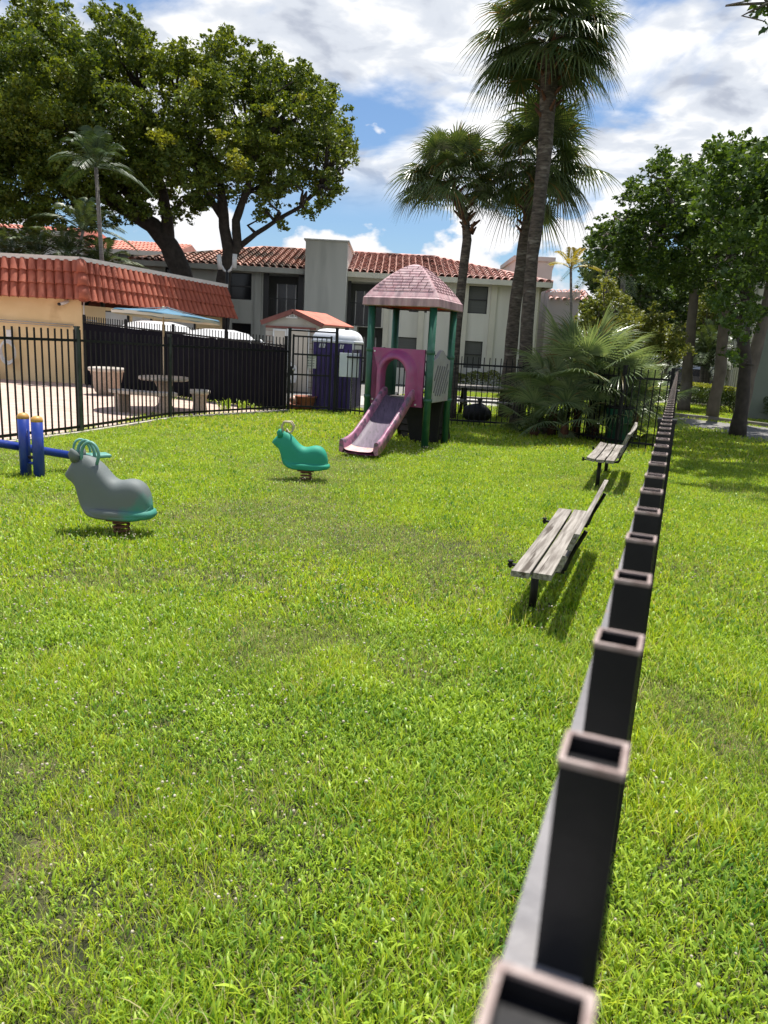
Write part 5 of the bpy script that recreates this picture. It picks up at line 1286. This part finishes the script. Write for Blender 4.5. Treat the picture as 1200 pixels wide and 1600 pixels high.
bush('low dark shrub at the foot of the tall palms', [(835, 620, 18), (850, 645, 20), (830, 660, 16), (865, 665, 18)], 15.8, .09, 'leaf_hedge', 2200)
# shrubs along the wall
def hedge(label, a, b, h, wd, m, name='hedge', group='hedges', m2=None, leaf=.07, dens=900, top=None):
    a, b = Vector(a), Vector(b); L_ = (b-a).length; n = int(dens*L_*h*1.4); u_ = (b-a).normalized(); n_ = Vector((-u_.y, u_.x, 0))
    r0 = root(name, label, 'hedge', (a+b)/2, group)
    s = RNG.random(n)*L_; q = RNG.random((n, 2)); r = .7+.3*RNG.random(n); sq = (q[:, 0]-.5)*2
    hh_ = h*(.86+.14*np.sin(s*5.+1)*np.sin(s*2.1)); zz = hh_*(1-np.abs(RNG.normal(size=n))*.35).clip(.02, 1); yy = sq*wd/2*(1-.25*(zz/h)**3)
    pts = np.array(a)[None]+s[:, None]*np.array(u_)+yy[:, None]*np.array(n_)+np.stack([0*s, 0*s, zz], 1)
    v, f = leaf_quads(pts, leaf, .2); npmesh('foliage', v, f, m, r0, tuple(r0.location))
    if m2:
        k = int(n*.5); s = RNG.random(k)*L_; pts = np.array(a)[None]+s[:, None]*np.array(u_)+((RNG.random(k)-.5)*wd*.95)[:, None]*np.array(n_)+np.stack([0*s, 0*s, h*(.93+.12*RNG.random(k))], 1)
        v, f = leaf_quads(pts, leaf, .2); npmesh('new_growth', v, f, m2, r0, tuple(r0.location))
    m_ = MB()
    for k in range(max(3, int(L_/.4))): p = a.lerp(b, (k+.5)/max(3, int(L_/.4))); m_.tube([p, p+Vector((random.uniform(-.1, .1), 0, h*.6))], .015, 6)
    m_.build('stems', 'bark_grey', r0); return r0
ha, hb2 = G(1083, 632), G(1168, 650); hc2 = G(1260, 668)
hedge('clipped hedge with bright yellow tips between the bare trunks', ha+Vector((0, .5, 0)), hb2+Vector((-.2, .5, 0)), .85, .9, 'leaf_hedge', m2='leaf_croton')
hedge('dark clipped hedge at the foot of the olive building on the right edge', hb2+Vector((.0, .6, 0)), hc2+Vector((0, .6, 0)), .85, .9, 'leaf_hedge')
hedge('sparse shrub border along the apartment wall seen through the back fence', Vector((X(700), Y0-1.2, 0)), Vector((X(845), Y0-1.2, 0)), .9, .7, 'leaf_bush', leaf=.11, dens=420)

# ================================================================== PALMS
def fan_frond(mb, o, d_, plen, R, droop, n=34, spread=2.25, up=Vector((0, 0, 1)), w=.036):
    o = Vector(o); d_ = Vector(d_).normalized(); s_ = d_.cross(up)
    s_ = s_.normalized() if s_.length > .1 else Vector((1, 0, 0)); s_ = (s_+up*random.uniform(-.35, .35)).normalized(); nrm = s_.cross(d_).normalized()
    tip = o+d_*plen+Vector((0, 0, -.12*plen*droop)); m1 = o+d_*plen*.5+Vector((0, 0, .03*plen))
    pv = []
    for p in (o, m1, tip): pv += [p+s_*.012, p-s_*.012, p-nrm*.012]
    mb.add(pv, [(0, 1, 4, 3), (1, 2, 5, 4), (2, 0, 3, 5), (3, 4, 7, 6), (4, 5, 8, 7), (5, 3, 6, 8)])
    dd = (d_+Vector((0, 0, -.25*droop))).normalized(); nr = s_.cross(dd).normalized()
    for k in range(n):
        a = (-1+2*(k+.5)/n)*spread/1.; ln = R*(1-.22*(abs(a)/spread)**2)*random.uniform(.82, 1.08)
        ld = dd*math.cos(a)+s_*math.sin(a); side = (ld.cross(nr)).normalized(); cup = nr*(-.16*abs(math.sin(a)))
        pts = []; 
        for t_, wd in ((.02, .25), (.32, 1.), (.55, .72), (.8, .36), (1., .03)):
            dz = -droop*ln*.62*max(0, t_-.35)**1.8*1.6; q = tip+(ld+cup)*ln*t_+Vector((0, 0, dz))
            ww = w*R*wd*.9; pts.append((q+side*ww, q+nr*(-ww*.55), q-side*ww))
        vs = [x for r in pts for x in r]; fs = []
        for i in range(4): fs += [(i*3, i*3+1, i*3+4, i*3+3), (i*3+1, i*3+2, i*3+5, i*3+4)]
        mb.add(vs, fs)
def sabal(label, trunkpts, rs, centre, scale, nfr, group, bootfrac=.0, lo=-.75, m='frond'):
    b = Vector(trunkpts[0]); r0 = root('fan_palm_tree', label, 'palm tree', (b.x, b.y, 0), group)
    trunk_mesh(r0, [(trunkpts, rs)], 'bark_palm', n=14, wob=.015)
    c = Vector(centre); tp = Vector(trunkpts[-1]); bt_ = MB(); n_ = 26
    for k in range(n_):     # old leaf bases under the crown
        f = k/n_; p = tp.lerp(tp+(tp-Vector(trunkpts[-2])).normalized()*(-1.4*scale), f); a = k*2.4; dr = Vector((math.cos(a), math.sin(a), .8)); bt_.tube([p+dr*rs[-1]*.6, p+dr*(rs[-1]+.16)], [.055, .02], 5)
    bt_.build('leaf_bases', 'boot', r0)
    mb = MB()
    for k in range(nfr):
        a = k*2.39996+random.uniform(-.3, .3); e = math.asin(max(-1, min(1, lo+(1.0-lo)*((k+.5)/nfr)**.9)))+random.uniform(-.12, .12)
        dr = Vector((math.cos(a)*math.cos(e), math.sin(a)*math.cos(e), math.sin(e)))
        fan_frond(mb, tp+Vector((0, 0, .1)), dr+Vector((0, 0, .1)), scale*random.uniform(.6, 1.05), scale*random.uniform(.68, .92), random.uniform(.45, .9)+.4*(1-math.sin(max(e, -.5)))*.5, n=34, w=.031, spread=2.4)
    mb.build('crown', m, r0); return r0
gp = 'fan palms behind the back fence'
D2 = 15.5
b2 = V(806, 668, 17.25); b2.z = 0; yy = b2.y
sabal('tallest fan palm with its crown cut by the top of the picture', [b2, V(818, 600, yy), V(824, 500, yy), V(832, 400, yy), V(842, 320, yy), V(852, 230, yy), V(858, 120, yy), V(860, 70, yy)], [.19, .15, .145, .14, .145, .155, .18, .16], V(860, 60, yy), 1.12, 64, gp, lo=-.66)
b3_ = V(789, 660, 19.4); b3_.z = 0; yy3 = b3_.y
sabal('middle fan palm with a drooping crown behind the tallest palm', [b3_, V(797, 560, yy3), V(806, 470, yy3), V(818, 390, yy3), V(830, 320, yy3), V(838, 262, yy3)], [.21, .165, .155, .15, .16, .16], V(840, 245, yy3), 1.2, 46, gp, lo=-.75)
b4_ = V(703, 652, 18.3); b4_.z = 0; yy4 = b4_.y; 
sabal('shortest fan palm with a bent trunk rising behind the slide tower', [b4_, V(712, 530, yy4), V(722, 440, yy4), V(730, 375, yy4), V(727, 340, yy4), V(713, 312, yy4), V(704, 290, yy4)], [.15, .12, .11, .105, .10, .10, .11], V(700, 270, yy4), .92, 46, gp, lo=-.5)
# big low fan palm clump in the corner
gb_ = G(905, 688); gb_.y += .25
r0 = root('fan_palm_bush', 'big low fan palm clump with blue green leaves filling the fence corner', 'palm', (gb_.x, gb_.y, 0))
mb = MB(); stems = MB()
heads = [((-.1, 0), 1.15, 26, 1.12), ((-.6, .05), .7, 18, .92), ((.65, .1), .75, 18, .95), ((-1.0, -.1), .2, 12, .8), ((.25, -.2), .35, 12, .85), ((-.4, -.25), .3, 12, .85), ((1.15, .15), .6, 14, .85), ((.25, .25), .9, 16, 1.), ((.8, -.25), .2, 9, .75)]
gb_ = gb_+Vector((.1, .1, 0))
for (dx, dy), hz, nf_, s_ in heads:
    h0 = gb_+Vector((dx, dy, hz)); stems.tube([(h0.x, h0.y, 0), h0], [.10, .08], 8)
    for k in range(nf_):
        a = k*2.39996+random.uniform(-.3, .3); e = -.15+1.6*((k+.5)/nf_)**.8+random.uniform(-.1, .1); dr = Vector((math.cos(a)*math.cos(e), math.sin(a)*math.cos(e), math.sin(e)))
        if k >= nf_-2: dr = Vector((random.uniform(-.3, .3), -.1, 1))
        fan_frond(mb, h0, dr, s_*random.uniform(.6, .95), s_*random.uniform(.72, .92), random.uniform(.3, .65), n=28, spread=1.6, w=.028)
mb.build('fronds', 'frond_bush', r0); stems.build('stems', 'boot', r0, True)
# feather palms
def feather(mb, o, d_, L_, lf, droop=.8, n=26, w=.028):
    o = Vector(o); d_ = Vector(d_).normalized(); s_ = d_.cross(Vector((0, 0, 1))); s_ = s_.normalized() if s_.length > .05 else Vector((1, 0, 0)); pts = []
    for i in range(9):
        t_ = i/8; pts.append(o+d_*L_*t_+Vector((0, 0, -droop*L_*.5*t_**2.2)))
    mb.tube(pts, [.018*(1-.8*i/8)+.002 for i in range(9)], 5, cap=False)
    for k in range(n):
        t_ = .14+.86*k/n; i = min(7, int(t_*8)); f = t_*8-i; p = pts[i].lerp(pts[i+1], f); ax = (pts[i+1]-pts[i]).normalized(); up_ = s_.cross(ax).normalized()
        ln = lf*math.sin(PI*min(1, t_*.82+.12))**.6*random.uniform(.85, 1.1)
        for sg in (-1, 1):
            ld = (s_*sg*.85+ax*.65+up_*.25).normalized(); q1 = p+ld*ln*.5; q2 = p+ld*ln+Vector((0, 0, -ln*.35)); sd4 = ax*w
            mb.add([p, q1+sd4*.8, q1-sd4*.8, q2], [(0, 1, 2), (1, 3, 2)])
def feather_palm(name, label, base, crown_px, y, nfr, L_, lf, m, group, trunks=None, rtr=.09, elo=.1, ehi=1.45, fan=None):
    b = Vector(base); r0 = root(name, label, 'palm', (b.x, b.y, 0), group); st = MB(); mb = MB()
    for cp in crown_px:
        c = V(cp[0], cp[1], y); st.tube([(b.x+random.uniform(-.1, .1)*len(crown_px), y, 0), Vector((b.x, y, 0)).lerp(c, .5)+Vector((random.uniform(-.1, .1), 0, 0)), c], [rtr*1.2, rtr, rtr*.8], 10)
        for k in range(nfr):
            a = k*2.39996+random.uniform(-.3, .3); e = elo+(ehi-elo)*((k+.5)/nfr); dr = Vector((math.cos(a)*math.cos(e), math.sin(a)*math.cos(e), math.sin(e)))
            feather(mb, c, dr, L_*random.uniform(.85, 1.1), lf, random.uniform(.7, 1.1))
    st.build('trunk', 'bark_ring', r0, True); mb.build('crown', m, r0); return r0
b5 = V(157, 450, 25.5); 
feather_palm('feather_palm', 'slim feather palm rising over the pool house roof against the shade tree', (b5.x+.1, 34.2, 0), [(150, 285)], 34.2 if False else 24.5+9.7, 1, .1, .1, 'frond_areca', None) if False else None
yf = 34.0
feather_palm('feather_palm', 'slim feather palm rising above the pool house roof before the shade tree', (V(158, 450, 24.6).x, 24.6, 0), [(150, 262)], 24.6, 13, 1.75, .6, 'frond_dark', 'feather palms on the left', rtr=.07, elo=.0, ehi=1.6)
feather_palm('feather_palm', 'dark clump of feather palms behind the pool house roof at the left edge', (V(70, 430, 25.8).x, 25.8, 0), [(60, 405), (105, 400), (130, 360), (20, 410), (160, 420)], 25.8, 13, 1.7, .5, 'frond_areca', 'feather palms on the left', rtr=.06)
feather_palm('feather_palm', 'small yellow green palm between the apartment roof and the trees', (V(903, 470, 30).x, 30, 0), [(892, 420)], 30, 7, 1.2, .35, 'frond_yellow', 'feather palms beyond the corner', rtr=.06, elo=.3)
feather_palm('feather_palm', 'feather palm with arching leaves between the two bare trunks', (V(1102, 600, 34).x, 34, 0), [(1104, 560), (1110, 545), (1098, 572)], 34, 15, 1.9, .55, 'frond_areca', 'feather palms beyond the corner', rtr=.10, elo=-.3)
feather_palm('feather_palm', 'dark feather palm crown left of the red fruiting tree', (V(955, 480, 33).x, 33, 0), [(950, 400)], 33, 16, 2.0, .6, 'frond_areca', 'feather palms beyond the corner', rtr=.12, elo=-.7)
feather_palm('feather_palm', 'pale trunked palm with red fruit below its crown', (V(977, 500, 34).x, 34, 0), [(977, 400)], 34, 12, 1.8, .6, 'frond_areca', 'feather palms beyond the corner', rtr=.12, elo=.0)
rdc = V(977, 418, 33.6); r0 = root('fruit_cluster', 'hanging red fruit cluster high among the background palms', 'fruit', rdc)
pts = clump_points(rdc, .5, 900, 6); v, f = leaf_quads(pts, .09); npmesh('fruit', v, f, 'red', r0, tuple(rdc))

# ================================================================== GRASS (one object of instanced tufts)
SRC = bpy.data.collections.new('grass_sources')
def blades_tile(name, n, size, l0, l1, w0, seg=3, mats=('grass',), weed=0.):
    x = (RNG.random(n)-.5)*size; y = (RNG.random(n)-.5)*size; a = RNG.random(n)*2*PI; ln = l0+(l1-l0)*RNG.random(n)**1.6; le = (.25+.95*RNG.random(n))
    base = np.stack([x, y, 0*x], 1); dr = np.stack([np.cos(a), np.sin(a), 0*a], 1); sd = np.stack([-np.sin(a), np.cos(a), 0*a], 1); V_ = []
    wv = w0*(.6+.8*RNG.random(n))
    isw = RNG.random(n) < weed
    ln = np.where(isw, ln*.55, ln); wv = np.where(isw, wv*2.3, wv); le = np.where(isw, le*1.2+.2, le)
    z0 = np.where(isw, RNG.random(n)*.03, 0); le = np.where((~isw) & (RNG.random(n) < .3), le*1.6+.3, le)
    for i in range(seg+1):
        t_ = i/seg; ang_ = le*(t_*1.05); hor = ln*np.where(le > 0, (1-np.cos(ang_))/np.maximum(le*1.05, 1e-3), 0)+ln*t_*.12; up_ = ln*np.sin(ang_)/np.maximum(le*1.05, 1e-3)
        c = base+dr*hor[:, None]+np.stack([0*x, 0*x, up_+z0], 1); ww = wv*np.where(isw, math.sin(PI*min(.96, t_*.85+.1)), (1-t_)**.6+.02)
        V_.append(c-sd*ww[:, None]/2); V_.append(c+sd*ww[:, None]/2)
    v = np.stack(V_, 1).reshape(-1, 3); K = 2*(seg+1); f = []
    for i in range(seg): f.append(np.stack([np.arange(n)*K+2*i, np.arange(n)*K+2*i+1, np.arange(n)*K+2*i+3, np.arange(n)*K+2*i+2], 1))
    f = np.stack(f, 1).reshape(-1, 4)
    me_o = npmesh(name, v, f, list(mats)); COL.objects.unlink(me_o); SRC.objects.link(me_o)
    if len(mats) > 1:
        mi = np.repeat(isw.astype(np.int32), seg); me_o.data.polygons.foreach_set('material_index', mi)
    return me_o
M['dry'] = leafmat('dry_thatch', (.20, .27, .04), (.56, .54, .22), .35, (1.15, 1.1, .7), rough=.7, cs=2., straw=(.20, .36, .03), strawf=.3, world=True)
near = [blades_tile('a_near_%d' % k, 640, .34, .022, .095, .0031, 3, ('grass', 'weed'), .30) for k in range(5)]
near.append(blades_tile('a_near_tall', 460, .34, .04, .15, .0041, 4, ('grass', 'weed'), .12))
weedt = [blades_tile('e_weed_%d' % k, 640, .34, .018, .075, .0031, 3, ('grass', 'weed'), .78) for k in range(3)]
dryt = [blades_tile('f_dry_%d' % k, 560, .34, .012, .065, .0028, 3, ('dry', 'weed'), .16) for k in range(3)]
midt = [blades_tile('b_mid_%d' % k, 560, .62, .025, .08, .0060, 2, ('grass', 'weed'), .3) for k in range(4)]
middry = [blades_tile('g_middry_%d' % k, 520, .62, .018, .06, .0052, 2, ('dry', 'weed'), .2) for k in range(3)]
fart = [blades_tile('c_far_%d' % k, 420, 1.1, .03, .085, .013, 2, ('grass', 'weed'), .2) for k in range(3)]
def clover_tile(name, n, size, hgt):
    b = MB()
    for k in range(n):
        x, y = random.uniform(-.5, .5)*size, random.uniform(-.5, .5)*size; h = hgt*random.uniform(.6, 1.15); lx, ly = random.uniform(-.02, .02), random.uniform(-.02, .02); r = random.uniform(.0035, .0066)
        b.lathe((x+lx, y+ly, h), [(0, -r*.8), (r*.8, -r*.4), (r, 0), (r*.75, r*.6), (0, r*.9)], 6)
    me_o = b.build(name, 'clover'); COL.objects.unlink(me_o); SRC.objects.link(me_o)
    s2_ = MB()
    return me_o
clo = [clover_tile('d_clover_%d' % k, 9, .5, .085) for k in range(3)]
order = sorted([o.name for o in SRC.objects]); IDX = {n_: i for i, n_ in enumerate(order)}
def inside(x, y, poly):
    c = False; n = len(poly); j = n-1
    for i in range(n):
        xi, yi, xj, yj = poly[i][0], poly[i][1], poly[j][0], poly[j][1]
        if (yi > y) != (yj > y) and x < (xj-xi)*(y-yi)/(yj-yi)+xi: c = not c
        j = i
    return c
road_poly = rn+rf_
blocks = [deck_poly, road_poly, pathp, [G(1010, 650), G(1038, 652), G(1052, 605), G(1040, 600)], [(-8.6, 23.4), (-2.6, 19.3), (-.2, 19.1), (1.2, 29), (2, 33), (-7.9, 33)], [bc0, bc0+Vector((9, -2.2, 0)), far+Vector((12, 4, 0)), far]]
P_pts, P_rot, P_scl, P_idx = [], [], [], []
def scatter(x0, x1, y0, y1, step, names, cond, s0=.8, s1=1.2, hs=None):
    x = x0
    while x < x1:
        y = y0
        while y < y1:
            px_, py_ = x+random.uniform(-.4, .4)*step, y+random.uniform(-.4, .4)*step; y += step
            if not cond(px_, py_): continue
            if any(inside(px_, py_, b) for b in blocks): continue
            P_pts.append((px_, py_, 0.)); P_rot.append(random.uniform(0, 2*PI)); n_ = noise.noise(Vector((px_*.55, py_*.55, 3.)))
            P_scl.append(random.uniform(s0, s1)*(1+.35*n_)); P_idx.append(IDX[random.choice(names(px_, py_) if callable(names) else names)])
        x += step
inview = lambda x, y, m: abs(x) < y*.62+m
nn_ = [o.name for o in near]; nw = nn_[:5]*2+nn_[5:]; mn = [o.name for o in midt]
wdn = [o.name for o in weedt]; dyn = [o.name for o in dryt]; mdn = [o.name for o in middry]
def near_pick(x, y):
    a = noise.noise(Vector((x*1.15, y*1.15, 4.)))+.5*noise.noise(Vector((x*3.1, y*3.1, 8.)))+random.uniform(-.22, .22); b = noise.noise(Vector((x*.9+5, y*.9, 14.)))+.5*noise.noise(Vector((x*2.7, y*2.7, 18.)))+random.uniform(-.22, .22)
    if b > .34-(.12 if x < 0 else 0): return dyn
    return wdn if a > .02 else nw
def mid_pick(x, y):
    b = noise.noise(Vector((x*.55+5, y*.55, 14.)))+.6*noise.noise(Vector((x*1.9, y*1.9, 18.)))+random.uniform(-.25, .25)
    lim = .26-(.30 if x < .6 and y < 11 else 0)
    return mdn if b > lim else mn
scatter(-4.4, 5.4, -.6, 4.4, .165, near_pick, lambda x, y: inview(max(x, -9), max(y, 0), 1.9))
fn2 = [o.name for o in fart]
scatter(-8, 11, 4.2, 13, .26, mid_pick, lambda x, y: inview(x, y, 2.6) and y >= 4.3 , .85, 1.25)
scatter(-8, 22, 12.8, 30, .50, fn2, lambda x, y: inview(x, y, 2.) and y >= 12.8, .9, 1.3)
def clcond(x, y):
    p = .22+.5*noise.noise(Vector((x*.8, y*.8, 21.)))+(.6 if (x < -.1 and y < 7.5 and y > 2.2) else 0)+(.6 if (abs(x-.3) < 1.4 and 10.6 < y < 12.4) else 0)-(.35 if x > 1.2 else 0)
    return inview(x, y, .5) and random.random() < p
scatter(-5.5, 5, 1.2, 12.5, .27, [o.name for o in clo], clcond, .9, 1.3)
me = bpy.data.meshes.new('grass'); me.from_pydata(P_pts, [], [])
for nm, ty_, arr in (('rot', 'FLOAT', P_rot), ('scl', 'FLOAT', P_scl), ('idx', 'INT', P_idx)):
    at_ = me.attributes.new(nm, ty_, 'POINT'); at_.data.foreach_set('value', arr)
go = bpy.data.objects.new('grass', me); COL.objects.link(go); struct(go, 'stuff', 'bright green mown lawn with weeds and small white clover heads')
ng = bpy.data.node_groups.new('grass_tufts', 'GeometryNodeTree')
ng.interface.new_socket('Geometry', in_out='INPUT', socket_type='NodeSocketGeometry'); ng.interface.new_socket('Geometry', in_out='OUTPUT', socket_type='NodeSocketGeometry')
gi = ng.nodes.new('NodeGroupInput'); gout = ng.nodes.new('NodeGroupOutput'); iop = ng.nodes.new('GeometryNodeInstanceOnPoints'); ci = ng.nodes.new('GeometryNodeCollectionInfo')
ci.inputs['Collection'].default_value = SRC; ci.inputs['Separate Children'].default_value = True; ci.inputs['Reset Children'].default_value = True
def nattr(n_, t_):
    q = ng.nodes.new('GeometryNodeInputNamedAttribute'); q.data_type = t_; q.inputs[0].default_value = n_; return q.outputs[0]
cx2 = ng.nodes.new('ShaderNodeCombineXYZ'); ng.links.new(nattr('rot', 'FLOAT'), cx2.inputs[2])
m2p = ng.nodes.new('GeometryNodeMeshToPoints'); ng.links.new(gi.outputs[0], m2p.inputs[0]); ng.links.new(m2p.outputs[0], iop.inputs['Points'])
ng.links.new(ci.outputs[0], iop.inputs['Instance']); iop.inputs['Pick Instance'].default_value = True
ng.links.new(nattr('idx', 'INT'), iop.inputs['Instance Index']); ng.links.new(cx2.outputs[0], iop.inputs['Rotation']); ng.links.new(nattr('scl', 'FLOAT'), iop.inputs['Scale'])
ng.links.new(iop.outputs[0], gout.inputs[0]); md = go.modifiers.new('tufts', 'NODES'); md.node_group = ng
print('instances', len(P_pts))

# weeds along the pool fence foot
def weed_plant(px, py, h, n, label, g='weeds along the fence'):
    p = G(px, py); r0 = root('weed', label, 'plant', p, g); mb = MB()
    for k in range(n):
        a = random.uniform(0, 2*PI); l_ = h*random.uniform(.5, 1.); lean = random.uniform(.1, .6)
        q = p+Vector((random.uniform(-.12, .12), random.uniform(-.08, .08), 0)); e = q+Vector((math.cos(a)*lean*l_, math.sin(a)*lean*l_, l_)); mid_ = q.lerp(e, .55)+Vector((0, 0, .12*l_)); sd4 = Vector((-math.sin(a), math.cos(a), 0))*.012
        mb.add([q-sd4*.6, q+sd4*.6, mid_+sd4, mid_-sd4, e-Vector((0, 0, .15*l_))], [(0, 1, 2, 3), (3, 2, 4)])
    mb.build('leaves', 'weed', r0)
weed_plant(352, 642, .38, 26, 'pale tufted weed growing through the fence left of the two by the deck edge')
weed_plant(378, 640, .30, 30, 'spreading weed at the fence foot near the dark screen')
weed_plant(398, 641, .22, 22, 'low weed at the fence foot right of the spreading weed')
